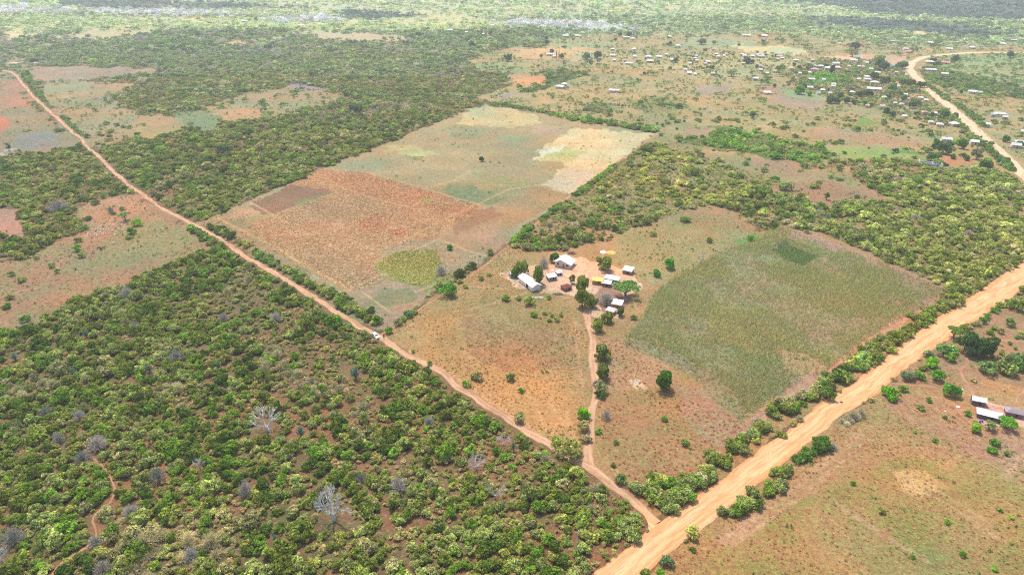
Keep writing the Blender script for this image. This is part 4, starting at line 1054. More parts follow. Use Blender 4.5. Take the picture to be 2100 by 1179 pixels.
def put_tree(x, y, wpx, hr, kind, col, label, group, v):
    gx, gy = G(x, y); s = wpx / scale_at(x, y) / 2 * 1.08
    cr, tk = tree_mesh(kind, v)
    o = empty('tree', gx, gy, random.uniform(0, 6.28), (s * 1.1, s * 1.1, 2 * s * hr * .92)); tag(o, label, 'tree', group)
    link('crown', cr, o, leafcol(col)); link('trunk', tk, o)
    CLEAR.append((gx, gy, s * .75))
for i, (x, y, wd, hr, kind, col, lab) in enumerate(TREES):
    if not kind: continue
    g = 'trees round the farmyard' if 1030 < x < 1400 and y > 500 else ('trees of the far village' if 1180 < x and y < 350 else 'trees scattered over the countryside')
    put_tree(x, y, wd, hr, kind, col, lab, g, i % 4)
for x in (1141, 1146):     # two cypresses by the white house
    gx, gy = G(x, 121); o = empty('cypress', gx, gy, 0, (1, 1, 1))
    tag(o, 'dark narrow cypress behind the white house, %s of the pair' % ('left' if x == 1141 else 'right'), 'tree', 'pair of cypresses')
    if x == 1141:
        r = np.random.default_rng(9); cym = crown_mesh('crown', [((0, 0, 1.2 + .8 * k), (1.15 * (1 - k / 14), 1.15 * (1 - k / 14), .9), 1) for k in range(12)], 40, .5, 12)
        ctm = MB().tube([(0, 0, -.1), (0, 0, 9)], [.2, .08], 7).mesh('trunk', M['bark'])
    link('crown', cym, o, alb((52,78,60), E_V)); link('trunk', ctm, o)

def bush_thing(gx, gy, rad, hgt, col, label, group, v, mesh=None, stem=None, name='bush', rz=None, cat='bush'):
    o = empty(name, gx, gy, random.uniform(0, 6.28) if rz is None else rz, (rad, rad, hgt)); tag(o, label, cat, group)
    link('foliage', mesh or BUSH[v % len(BUSH)], o, leafcol(col)); link('stem', stem or BUSH_STEM[v % len(BUSH)], o)
    return o
n_small = 0
for i, (x, y, wd, col, lab) in enumerate(SMALL):
    gx, gy = G(x, y); s = wd / scale_at(x, y) / 2 * 1.12
    bush_thing(gx, gy, s, s * 1.15, col, lab, 'bushes standing alone in the open', i); CLEAR.append((gx, gy, s)); n_small += 1

# leafless trees: x, y, width, height ratio, kind, label
BARE = [
 (685,1066,92,1.05,'white','big bleached white leafless tree rising from the thicket'),
 (548,884,72,.85,'white','white leafless tree spreading flat above the thicket'),
 (411,962,24,1.5,'white','slender white forked dead tree in the green thicket'),
 (6,1152,44,1.0,'white','pale dead tree cut by the left edge of the view'),
 (977,962,44,.95,'white','grey-white leafless tree in the thicket below the dirt track'),
 (1033,912,30,.95,'white','small pale leafless tree near the dirt track bushes'),
 (1015,1022,52,.9,'grey','dark grey leafless tree among olive bushes'),
 (1437,541,22,1.5,'grey','bare tree at the upper left corner of the maize field'),
 (1243,622,40,.62,'twig','purplish leafless bush below the grey-roofed huts'),
 (1115,548,24,.95,'twig','pale twiggy tree left of the white gabled farmhouse'),
 (505,1014,34,1.15,'twig','dense silver-grey leafless bush in the thicket'),
 (325,985,40,.85,'twig','rounded mauve leafless bush in the thicket'),
 (272,1058,38,.85,'twig','mauve leafless bush above the thicket footpath'),
 (122,905,28,.9,'twig','small silver leafless bush at the left of the thicket'),
 (97,852,32,.75,'twig','pinkish leafless bush at the left of the thicket'),
 (164,858,28,.85,'twig','rosy leafless bush beside the red gap in the thicket'),
 (203,918,44,.75,'twig','wide grey leafless bush at the upper end of the footpath'),
 (172,945,42,.6,'twig','low grey leafless bush left of the footpath end'),
 (32,1112,50,.85,'twig','brownish leafless tree crown at the lower left'),
 (213,1174,42,.85,'twig','silvery leafless bush at the bottom edge'),
 (197,1118,34,.75,'twig','silvery leafless bush beside the footpath'),
 (393,1142,34,.75,'twig','grey leafless bush near the bottom edge'),
 (817,1004,44,.75,'twig','grey leafless bush in the middle of the thicket'),
 (363,738,34,.8,'twig','silver leafless bush in the upper thicket'),
 (263,612,32,.9,'twig','grey leafless tree at the upper edge of the thicket'),
 (120,432,44,.55,'twig','pale domed leafless tree in the left woods'),
 (228,437,14,1.2,'twig','small grey dead tree in the left pasture'),
 (460,660,26,.8,'twig','mauve leafless bush in the thicket beside the dirt track'),
 (567,658,28,.8,'twig','grey leafless bush near the dirt track'),
 (277,672,26,.6,'twig','faded leafless bush in the upper thicket'),
 (905,562,26,.8,'twig','leafless bush on the right border of the plot'),
 (1243,858,24,.9,'twig','pale leafless bush right of the farm track'),
 (1707,920,22,.6,'twig','pinkish leafless bush behind the roadside bushes'),
 (1222,792,18,.9,'twig','pink-grey leafless bush in the dark tree row'),
 (901,158,16,.7,'twig','pale leafless tree in the woods above the plot'),
 (740,985,26,.8,'twig','small mauve leafless bush right of the white tree'),
 (880,870,26,.8,'twig','grey leafless bush in the middle of the thicket'),
 (1678,440,20,.6,'twig','grey leafless bush in the woods above the maize field'),
 (1697,448,16,.6,'twig','small pale leafless bush in the woods above the maize field'),
 (1877,450,22,.6,'twig','grey leafless bush in the right woods'),
 (1985,482,20,.6,'twig','silver leafless bush in the right woods'),
 (1748,478,20,.6,'twig','pale leafless bush above the field corner'),
]
EU = [(618,895,30,1.0),(178,692,20,1.0),(32,738,24,.9),(730,776,34,.95),(307,762,20,1.0),(449,756,20,1.0),(152,770,24,.9),(565,1110,22,1.),(1053,925,16,1.8)]
white_tree = [bare_tree_mesh('branches', 50 + i, 'bleached', 6, .52, .3, .046, 1.04) for i in range(3)]
grey_tree = [bare_tree_mesh('branches', 60 + i, 'pole', 5, .5, .3, .032) for i in range(1)]
for i, (x, y, wd, hr, kind, lab) in enumerate(BARE):
    gx, gy = G(x, y); wm = wd / scale_at(x, y)
    if kind == 'twig':
        col = [(160,156,146),(172,162,150),(150,148,134)][i % 3]
        o = empty('leafless_bush', gx, gy, i * 1.3, (wm / 2 * 1.05, wm / 2 * 1.05, wm * hr * .95)); tag(o, lab, 'leafless bush', 'leafless grey bushes and trees')
        link('twigs', TWIG[i % 4], o, alb(col, .85)); link('stem', BUSH_STEM[i % 9], o)
    else:
        me = white_tree[i % 3] if kind == 'white' else grey_tree[0]
        ex = max(v.co.x for v in me.vertices) - min(v.co.x for v in me.vertices)
        s = wm / ex
        o = empty('dead_tree', gx, gy, i * .9, (s, s, wm * hr * .85)); tag(o, lab, 'dead tree', 'leafless grey bushes and trees')
        link('branches', me, o)
    CLEAR.append((gx, gy, wm * (.42 if kind == 'white' else .33)))
for i, (x, y, wd, hr) in enumerate(EU):
    gx, gy = G(x, y); wm = wd / scale_at(x, y)
    labs = ['beside the red gap right of the flat white dead tree','at the upper left of the thicket','at the left edge of the thicket','below the white parked car among bushes','in the upper thicket beside a silver leafless bush','in the upper middle of the thicket','in the left thicket above the mauve bushes','near the bottom of the thicket','narrow and upright near the dirt track']
    o = empty('candelabra_euphorbia', gx, gy, i, (wm / 2 * 1.2, wm / 2 * 1.2, wm * hr * .8)); tag(o, 'blue-green candelabra euphorbia ' + labs[i], 'euphorbia', 'candelabra euphorbias in the thicket')
    link('arms', EUPH[i % 2], o, alb((128,158,138), 1.1)); link('stem', BUSH_STEM[i % 9], o); CLEAR.append((gx, gy, wm * .5))

# ------------------------------------------------------------------ houses
WHT, GRY, RED, BLU, RST = (248,246,246), (196,198,206), (222,120,120), (92,160,205), (168,120,96)
def house_meshes(kind):
    """unit house 1 x 1 in plan, wall height 1 -> scaled by its Empty"""
    wl = MB(); rf = MB(); dr = MB(); wn = MB(); e = .56; t = .03
    if kind == 'gable':
        wl.add([(-.5,-.5,0),(.5,-.5,0),(.5,.5,0),(-.5,.5,0),(-.5,-.5,1),(.5,-.5,1),(.5,.5,1),(-.5,.5,1),(-.5,0,1.42),(.5,0,1.42)],
               [(0,1,5,4),(2,3,7,6),(1,2,6,9,5),(3,0,4,8,7)])
        rf.slab([(-e,-e-.04,.93),(e,-e-.04,.93),(e,0,1.47),(-e,0,1.47)], t); rf.slab([(e,e+.04,.93),(-e,e+.04,.93),(-e,.0,1.475),(e,.0,1.475)], t)
    elif kind == 'hip':
        wl.box(0, 0, 0, 1, 1, 1)
        rz, h = .2, 1.5; a = [(-e-.02,-e-.04,.96),(e+.02,-e-.04,.96),(e+.02,e+.04,.96),(-e-.02,e+.04,.96)]; r0, r1 = (-rz,0,h), (rz,0,h)
        for q in ([a[0],a[1],r1,r0],[a[2],a[3],r0,r1]): rf.slab(q, t)
        for q in ([a[1],a[2],r1],[a[3],a[0],r0]): rf.slab(q, t)
    elif kind == 'shed':
        wl.add([(-.5,-.5,0),(.5,-.5,0),(.5,.5,0),(-.5,.5,0),(-.5,-.5,.86),(.5,-.5,.86),(.5,.5,1.12),(-.5,.5,1.12)], [(0,1,5,4),(2,3,7,6),(1,2,6,5),(3,0,4,7),(4,5,6,7)])
        rf.slab([(-e,-e-.06,.875),(e,-e-.06,.875),(e,e+.03,1.17),(-e,e+.03,1.17)], t)
    dr.box(.12, -.503, 0.02, .13, .03, .76); wn.box(-.22, -.503, .42, .13, .03, .3); wn.box(.36, -.503, .42, .11, .03, .3)
    return wl, rf, dr, wn
HM = {}
for k in ('gable', 'hip', 'shed'):
    wl, rf, dr, wn = house_meshes(k)
    HM[k] = (wl.mesh('wall', M['wall']), rf.mesh('roof', M['roof']), dr.mesh('door', M['dark']), wn.mesh('window', M['glass']), rf.mesh('roof', M['thatch']))
    # windows as two separate parts
    HM[k + 'w'] = [MB().box(-.22, -.503, .42, .13, .03, .3).mesh('window', M['glass']), MB().box(.36, -.503, .42, .11, .03, .3).mesh('window', M['glass'])]
def house(x, y, L, Wd, h, rz, kind, roof, wall, label, group, cat='house', thatch=False, windows=True, name='house'):
    gx, gy = G(x, y); o = empty(name, gx, gy, rz, (L, Wd, h)); tag(o, label, cat, group)
    wl, rf, dr, wn, th = HM[kind]
    link('wall', wl, o, alb(wall, 1.15)); link('roof', th if thatch else rf, o, alb(roof, 1.55)); link('door', dr, o)
    if windows:
        for w_ in HM[kind + 'w']: link('window', w_, o)
    CLEAR.append((gx, gy, max(L, Wd) * .62)); return o
FY = 'buildings of the farmstead'
house(1158,541, 8.6,7.2,2.9, R(-27),'shed2' if 0 else 'gable', WHT,(190,175,165),'white gabled farmhouse with grey walls at the back of the yard',FY) if 0 else None

def farmhouse():
    gx, gy = G(1158, 543); o = empty('farmhouse', gx, gy, R(-25)); tag(o, 'white metal-roofed gabled farmhouse with grey block walls behind the yard', 'house', FY)
    x0, x1, xr, y0, y1, hh, hr = -4.1, 4.1, -.9, -3.3, 3.3, 2.6, 4.0
    wl = MB(); wl.add([(x0,y0,0),(x1,y0,0),(x1,y1,0),(x0,y1,0),(x0,y0,hh),(x1,y0,hh-.25),(x1,y1,hh-.25),(x0,y1,hh),(xr,y0,hr),(xr,y1,hr)],
        [(0,1,5,8,4),(2,3,7,9,6),(1,2,6,5),(3,0,4,7)])
    link('wall', wl.mesh('wall', M['wall']), o, alb((222,204,192), 1.1))
    rf = MB(); rf.slab([(x0-.5,y0-.6,hh-.12),(xr,y0-.6,hr+.12),(xr,y1+.4,hr+.12),(x0-.5,y1+.4,hh-.12)], .06)
    rf.slab([(xr,y0-.6,hr+.125),(x1+.8,y0-.6,hh-.45),(x1+.8,y1+.4,hh-.45),(xr,y1+.4,hr+.125)], .06)
    link('roof', rf.mesh('roof', M['roof']), o, alb(WHT, 1.6))
    link('window', MB().box(-2.4, y0 - .02, 1.0, 1.1, .08, 1.0).mesh('window', M['dark']), o)
    link('door', MB().box(.6, y0 - .02, 0, .95, .08, 2.0).mesh('door', M['wood']), o)
    link('window', MB().box(2.6, y0 - .02, .95, 1.5, .08, .85).mesh('window', M['dark']), o)
    CLEAR.append((gx, gy, 6))
farmhouse()
house(1086,585, 12.2,4.6,2.5, R(-60),'gable', WHT,(235,225,215),'long white-roofed farm building at the left of the yard',FY,'building',windows=False,name='farm_building')
house(1131,573, 4.4,2.6,2.2, R(22),'shed', (218,220,226),(150,145,150),'small grey block shed with a pale lean-to roof in the yard',FY,'shed',windows=True,name='shed')
house(1146,563, 2.9,2.2,1.7, R(18),'shed', (205,208,216),(140,145,160),'smallest grey shed behind the block shed in the yard',FY,'shed',windows=False,name='shed')
house(1161,593, 4.0,3.4,1.7, R(35),'hip', (128,78,70),(150,95,70),'brown thatched hut with mud walls in the middle of the yard',FY,'hut',True,False,name='thatched_hut')
house(1226,580, 5.0,3.6,2.1, R(-14),'gable', (238,200,72),(190,140,70),'yellow-roofed hut left of the grey-roofed huts',FY,'hut',False,False,name='hut')
house(1255,577, 6.6,3.0,2.1, R(-24),'shed', (208,212,220),(130,100,85),'long grey-roofed hut behind the small lean-to, beside the yellow roof',FY,'hut',False,False,name='hut')
house(1244,585, 4.2,2.8,1.9, R(-20),'shed', (215,220,228),(150,110,85),'small grey-roofed lean-to hut between yellow roof and acacia',FY,'hut',False,False,name='hut')
house(1288,559, 4.6,3.8,2.2, R(-28),'shed', (228,226,226),(160,110,90),'lone pale-roofed brown-walled hut at the right of the yard',FY,'hut',False,False,name='hut')
house(1266,628, 4.4,3.4,2.2, R(-22),'shed', (240,238,238),(190,135,75),'white-roofed mud hut below the acacia',FY,'hut',False,False,name='hut')
house(1253,641, 3.7,3.3,1.7, R(-30),'hip', (225,215,205),(160,140,125),'pale pyramid-roofed hut beside the lower farmyard trees',FY,'hut',True,False,name='hut')
house(1049,568, 1.7,1.7,2.3, R(20),'shed', (170,185,200),(150,165,180),'blue-grey sheet metal latrine left of the farmyard trees',FY,'latrine',False,False,name='latrine')
RH = 'huts at the right edge below the footpath'
house(2004,827, 4.2,2.7,2.0, R(-22),'gable', WHT,(120,105,110),'small white-roofed hut left of the swept ground',RH,'hut',False,False,name='hut')
house(2026,857, 7.0,2.8,2.0, R(-28),'shed', (212,218,232),(120,90,85),'long pale blue-grey roofed hut beside the blue barrels',RH,'hut',False,False,name='hut')
house(2077,850, 5.0,3.2,1.8, R(-22),'hip', (165,150,155),(130,105,100),'grey thatched hut at the right edge',RH,'hut',True,False,name='thatched_hut')

VILL = []   # x, y, width, colour, kind
def z8(zx, zy, wz, c='w', k=None): VILL.append((1600 + zx / 7, 90 + zy / 7, wz / 7, c, k))
def z3(zx, zy, wz, c='w', k=None): VILL.append((1400 + zx / 3, zy / 3, wz / 3, c, k))
def z2(zx, zy, wz, c='w', k=None): VILL.append((700 + zx / 3, zy / 3, wz / 3, c, k))
def z1(zx, zy, wz, c='w', k=None): VILL.append((zx / 3, zy / 3, wz / 3, c, k))
def z4(zx, zy, wz, c='w', k=None): VILL.append((1340 + zx / 7, 60 + zy / 7, wz / 7, c, k))
for a in [(20,225,70),(225,258,90,'g'),(460,258,60,'g'),(405,300,60,'g'),(295,358,50,'r'),(155,376,60,'g'),(490,340,80,'g'),(490,392,130,'r'),(580,345,100),(670,375,90),(820,368,105,'g'),(985,352,60,'g'),(1118,212,80,'b'),(1055,258,120),(1240,292,60),(1130,352,50),(1190,356,40,'g'),(1300,385,70),(1392,436,90),(1602,345,70,'b'),(1760,440,60),(1802,474,60),(1015,422,40),(450,535,110),(420,655,105),(605,693,90),(540,735,60),(765,602,80),(755,640,80,'g'),(1240,497,90),(1125,538,70,'g'),(1255,538,110,'g','hip'),(1352,580,140,'g','hip'),(1342,676,235,'w','gable'),(1030,722,90,'g'),(710,738,50,'g'),(1490,803,90,'g'),(1790,757,60),(1822,818,50),(2012,800,80),(2085,836,50),(1250,916,80),(1452,926,90),(1735,898,50,'g'),(1645,884,70,'g'),(1780,1068,90,'w','hip'),(2062,1010,105,'w','hip'),(1690,636,50),(1830,130,90,'r'),(1800,92,80,'g'),(1480,40,40),(1180,46,50),(1270,18,50),(850,20,50),(1662,436,50,'g'),(1612,470,50,'t'),(420,440,50),(280,446,60,'g'),(790,306,130,'g'),(620,540,60,'g')]: z8(*a)
for a in [(392,227,60),(490,227,70),(1290,262,30),(1520,272,50),(1640,308,45),(1780,303,40),(1970,278,40),(2030,256,50),(2082,250,50),(1140,274,45),(965,278,30),(1520,392,60,'g'),(1612,395,60,'r'),(1525,438,80),(1610,464,50),(1785,575,70,'w','hip'),(1822,580,40),(1545,709,40),(1525,765,40,'g'),(1578,780,50,'g'),(1665,775,60),(1618,870,75,'g','gable'),(1790,887,60,'w','gable'),(1950,713,85,'w','hip'),(1978,735,40,'g'),(1900,718,40,'g'),(1875,781,35),(2090,822,50),(2072,890,70),(2045,908,70,'g')]: z3(*a)
for a in [(670,194,40),(870,218,30),(770,208,25),(930,166,35,'g'),(1285,345,60,'w','hip'),(1310,358,30),(1380,228,50,'g'),(1450,228,60),(1755,238,50,'g'),(1790,246,40),(2018,234,30),(1670,350,40,'g'),(1680,380,20),(1768,399,60,'w','hip'),(1805,358,30),(1890,358,50),(1898,386,55),(2038,380,45,'g'),(1668,312,30,'g'),(1802,312,30),(2070,291,40),(1345,543,60,'g'),(1372,530,40),(1665,568,50,'g'),(1697,569,28,'g')]: z2(*a)
for a in [(90,402,60,'w','hip'),(223,399,30,'w'),(790,172,60),(485,172,40),(1505,138,50),(1855,163,36),(70,61,44),(6,84,30)]: z1(*a)
for a in [(80,415,110,'w','hip'),(185,384,60,'w'),(610,408,60,'g'),(520,435,50,'g'),(600,440,60,'w'),(620,472,60,'g'),(780,492,100,'w','hip'),(740,520,60,'g'),(900,380,60),(1040,380,50),(930,412,60),(1010,404,50,'g'),(880,305,50),(525,518,45,'w'),(455,605,60),(515,652,80,'w'),(600,672,45,'g'),(845,664,80,'w'),(1270,385,70,'g'),(1310,402,80),(1420,408,60),(1500,385,60),(1530,415,70),(1480,405,40,'g'),(1570,405,40),(1290,515,50,'w','hip'),(1530,552,50,'g'),(1540,608,60,'g'),(1730,625,50),(1635,658,60),(1470,735,100,'w','hip'),(1815,412,130,'w','hip'),(1775,455,70,'g'),(1632,932,130,'w','shed')]: z4(*a)
for a in [(1350,92,40)]: pass
MARKS = [(1791,185,'the long white-roofed building'),(1760,120,'the blue-roofed building'),(1670,146,'the long pink-red roof'),(1505,339,'the unfinished'),(1879,150,'the bend of the village road'),(1451,132,'the large pyramid-roofed house'),(1599,119,'the large pale roof at the village edge'),(1127,115,'the two cypresses'),(1573,193,'the red ploughed patch'),(1894,234,'the large white hip roof by the road'),(1939,290,'the dark-treed homestead near the road'),(2050,238,'the hip-roofed house right of the road'),(1995,192,'the lone white hip roof right of the road'),(1290,80,'the far hamlet under dark trees'),(1550,170,'the white cross-shaped roof'),(30,133,'the left edge of the view'),(263,57,'the pale far field at the left'),(1350,118,'the village lane'),(1800,215,'the dark tree pair'),(2060,90,'the far end of the village road'),(1160,180,'the scattered bushes above the plot')]
MARKS = [m for m in MARKS if 'unfinished' not in m[2]]
ORD = ['nearest','second','third','fourth','fifth','sixth','seventh','eighth','ninth','tenth','eleventh','twelfth']
CN = {'w': 'white', 'g': 'grey', 'r': 'pinkish red', 'b': 'blue', 't': 'thatched'}
rel = {}
seen = set(); vv = []
for h in VILL:
    if any(abs(h[0] - g_[0]) < 5 and abs(h[1] - g_[1]) < 2.2 for g_ in vv): continue
    vv.append(h)
info = []
for i, (x, y, wpx, c, k) in enumerate(vv):
    j = min(range(len(MARKS)), key=lambda q: (MARKS[q][0] - x) ** 2 + (3 * (MARKS[q][1] - y)) ** 2)
    dx, dy = x - MARKS[j][0], 3 * (y - MARKS[j][1]); d = math.hypot(dx, dy)
    sd = 'at' if d < 7 else ('right of' if dx > abs(dy) else 'left of' if -dx > abs(dy) else 'in front of' if dy > 0 else 'behind')
    info.append((j, sd, c, d, i)); rel.setdefault((j, sd, c), []).append((d, i))
rank = {}
for kk, l in rel.items():
    for n_, (d, i) in enumerate(sorted(l)): rank[i] = (n_, len(l))
hr_ = random.Random(5)
for (j, sd, c, d, i) in info:
    x, y, wpx, c, k = vv[i]
    s = scale_at(x, y); L = max(3.5, wpx / s * .72); kind = k or hr_.choice(['gable', 'hip', 'hip', 'gable', 'shed'])
    Wd = min(L * .8, hr_.uniform(4.6, 6.5)) if L < 13 else 8.
    roofc = {'w': hr_.choice([(246,243,238), (232,226,218), (214,206,198), (206,202,196), (186,156,136)]), 'g': (214,210,204), 'r': (226,128,128), 'b': (96,165,212), 't': (170,140,110)}[c]
    wallc = hr_.choice([(225,205,190), (190,150,120), (235,225,215), (205,195,185), (215,180,150)])
    n_, tot = rank[i]
    at = MARKS[j][2]
    if sd == 'at' and tot == 1: lab = '%s building with a %s roof, %s itself' % ('long' if L > 13 else 'small', CN[c], at)
    else: lab = '%s %s-roofed house %s %s' % (ORD[n_] if tot > 1 else 'the', CN[c], sd if sd != 'at' else 'beside', at)
    lab = lab.replace('the ', '', 1) if lab.startswith('the ') else lab
    house(x, y, L, Wd, hr_.uniform(2.2, 2.6), R(hr_.choice([-22, -18, -14, 4, -26]) + hr_.uniform(-6, 6)) if L < 13 else R(-10), kind, roofc, wallc, lab, 'houses of the village and far hamlets', 'house', c == 't', L > 4)

# unfinished white building (walls only)
gx, gy = G(1907, 340); o = empty('unfinished_building', gx, gy, R(-22)); tag(o, 'unfinished roofless white building in front of the bright green tree', 'building')
link('wall', MB().box(0, -3.5, 0, 15, .3, 2.6).box(-7.35, 0, 0, .3, 6.7, 3.2).box(7.35, 0, 0, .3, 6.7, 2.2).box(0, 3.5, 0, 15, .3, 2.).box(1.5, 0, 0, .25, 6.7, 2.2).mesh('wall', M['wall']), o, alb((225,228,240), 1.7))
for xx in (-4.5, -1.2, 4.2): link('window', MB().box(xx, -3.53, 1.0, 1.2, .36, 1.).mesh('window', M['dark']), o)

# garden hedges of the village
HEDGES = [([(1750,158),(1800,162),(1835,165)],'hedge behind the white hip roofs'),([(1728,172),(1755,176)],'hedge left of the white hip roofs'),([(1715,181),(1755,185),(1780,187)],'hedge left of the long white-roofed building'),([(1742,197),(1795,200)],'low hedge in front of the long white-roofed building'),([(1840,186),(1870,190),(1900,193)],'hedge between the gardens and the village road'),([(1616,177),(1628,160)],'bright hedge of the left garden'),([(1386,113),(1440,118)],'long hedge above the left hamlet'),([(1462,122),(1480,124),(1464,135)],'hedge right of the large pyramid-roofed house'),([(2060,305),(2110,311)],'hedge in front of the white roofs at the right edge')]
for ln_, lab in HEDGES:
    P = ground(*np.array(ln_, float).T); P, s = resample(P, 1.8)
    r = np.random.default_rng(len(ln_) * 7 + int(ln_[0][0])); c0 = P.mean(0)
    lobes = [((p[0] - c0[0] + r.uniform(-.4, .4), p[1] - c0[1] + r.uniform(-.4, .4), r.uniform(.8, 1.3)), (1.3, 1.3, r.uniform(.8, 1.2)), 1.) for p in P]
    me = crown_mesh('hedge', lobes, 26, .75, 3); o = link('hedge', me, None, alb((78,104,62), E_V)); o.location = (c0[0], c0[1], 0)
    tag(o, lab + ', clipped dark green', 'hedge')

# ------------------------------------------------------------------ power poles
POLES = [(1762,747,9,.18,'leaning wooden power pole in the hedge beside the maize field'),(2063,553,9,.12,'wooden power pole at the upper end of the sandy road'),(1533,901,9,.05,'wooden power pole in the lower roadside hedge'),(1180,1136,9,.05,'wooden power pole standing in the thicket'),(2047,347,9,.1,'pole beside the village road at the woods edge'),(1956,245,9,.1,'pole between the white roofs and the village road'),(1858,125,9,.05,'pole at the bend of the village road'),(1611,130,8,0,'pole at the left edge of the village')]
for i, (x, y, h, ln_, lab) in enumerate(POLES):
    gx, gy = G(x, y); o = empty('power_pole', gx, gy, R(-30)); o.rotation_euler = (0, ln_, R(10)); tag(o, lab, 'power pole', 'wooden power poles')
    if i == 0:
        pm = MB().tube([(0, 0, -.1), (0, 0, 9)], [.17, .11], 8).mesh('post', M['pole']); am = MB().box(0, 0, 8.3, 1.9, .1, .12).mesh('crossarm', M['pole'])
        im = [MB().tube([(q, 0, 8.42), (q, 0, 8.6)], [.06, .04], 6).mesh('insulator', M['rim']) for q in (-.8, 0.25, .8)]
    link('post', pm, o); link('crossarm', am, o)
    for q in im: link('insulator', q, o)

# ------------------------------------------------------------------ the parked white car
def car():
    gx, gy = G(770, 691); o = empty('parked_car', gx, gy, R(-50)); tag(o, 'white estate car parked on the dirt track at the corner of the plot', 'car')
    body = MB(); half = .86
    prof = [(-2.1,.35),(-2.15,.75),(-2.05,1.0),(-1.85,1.05),(-1.6,1.5),(-1.3,1.62),(.2,1.6),(.55,1.52),(1.15,1.02),(1.95,.88),(2.15,.68),(2.15,.35)]
    k = len(prof)
    def ins(z): return half - max(0, z - .95) * .22
    vs = [(x, -ins(z), z) for x, z in prof] + [(x, ins(z), z) for x, z in prof]
    body.add(vs, [tuple(range(k)), tuple(range(2 * k - 1, k - 1, -1))] + [(i, i + k, (i + 1) % k + k, (i + 1) % k) for i in range(k)])
    link('body', body.mesh('body', M['white']), o)
    def panel(name, a, b, m='glass'):   # slanted pane between two profile points, proud of the body
        (x0, z0), (x1, z1) = a, b; n = Vector((z0 - z1, 0, x1 - x0)).normalized() * .012
        q = [(x0 + n.x, -ins(z0) + .12, z0 + n.z), (x0 + n.x, ins(z0) - .12, z0 + n.z), (x1 + n.x, ins(z1) - .1, z1 + n.z), (x1 + n.x, -ins(z1) + .1, z1 + n.z)]
        link(name, MB().slab(q, .01).mesh(name, M[m]), o)
    panel('windscreen', (.62, 1.46), (1.1, 1.07)); panel('rear_window', (-1.82, 1.12), (-1.62, 1.46))
    for s in (-1, 1):
        for x0, x1 in ((-1.5, -.75), (-.68, .1), (.16, .8)):
            z0, z1 = 1.06, 1.46; q = [(x0, s * (ins(z0) + .01), z0), (x1, s * (ins(z0) + .01), z0), (min(x1, .5) if x1 > .5 else x1, s * (ins(z1) + .01), z1), (x0, s * (ins(z1) + .01), z1)]
            link('side_window', MB().add(q, [(0, 1, 2, 3)]).mesh('side_window', M['glass']), o)
        link('headlight', MB().box(2.13, s * .6, .62, .08, .34, .16).mesh('headlight', M['lamp']), o)
        link('tail_light', MB().box(-2.12, s * .68, .78, .06, .2, .2).mesh('tail_light', M['tail']), o)
        link('mirror', MB().box(.75, s * (half + .12), 1.0, .14, .2, .14).mesh('mirror', M['white']), o)
        for x in (-1.3, 1.35):
            wh = empty('wheel', x, s * .8, 0, z=.33); wh.parent = o
            link('tyre', MB().tube([(0, -.11, 0), (0, .11, 0)], .33, 18).mesh('tyre', M['tyre']), wh); link('rim', MB().tube([(0, s * .02, 0), (0, s * .125, 0)], .2, 14).mesh('rim', M['rim']), wh)
    CLEAR.append((gx, gy, 3.2))
M['tail'] = flat_material('tail_lamp', (.4, .02, .02)); M['blue'] = flat_material('blue_plastic', (.05, .14, .45), .4, .4)
M['skin'] = flat_material('skin', (.10, .055, .035), .6); M['hair'] = flat_material('hair', (.012, .01, .01)); M['cloth_dark'] = flat_material('dark_cloth', (.05, .05, .07)); M['cloth_red'] = flat_material('dark_red_cloth', (.2, .05, .05)); M['trouser'] = flat_material('trousers', (.07, .06, .06))
M['hide_brown'] = flat_material('brown_hide', (.20, .08, .04), .8); M['hide_dark'] = flat_material('dark_hide', (.04, .03, .03), .8); M['hide_pale'] = flat_material('pale_hide', (.6, .52, .45), .8)
M['tarp_white'] = flat_material('white_tarp', (.7, .7, .72), .5); M['grain'] = flat_material('orange_grain', (.62, .28, .06), .9); M['stone'] = flat_material('stone', (.48, .40, .37), .9); M['darkstone'] = flat_material('dark_stone', (.16, .12, .11), .9); M['chrome'] = flat_material('engine_metal', (.3, .3, .32), .3, .5, .7)
car()

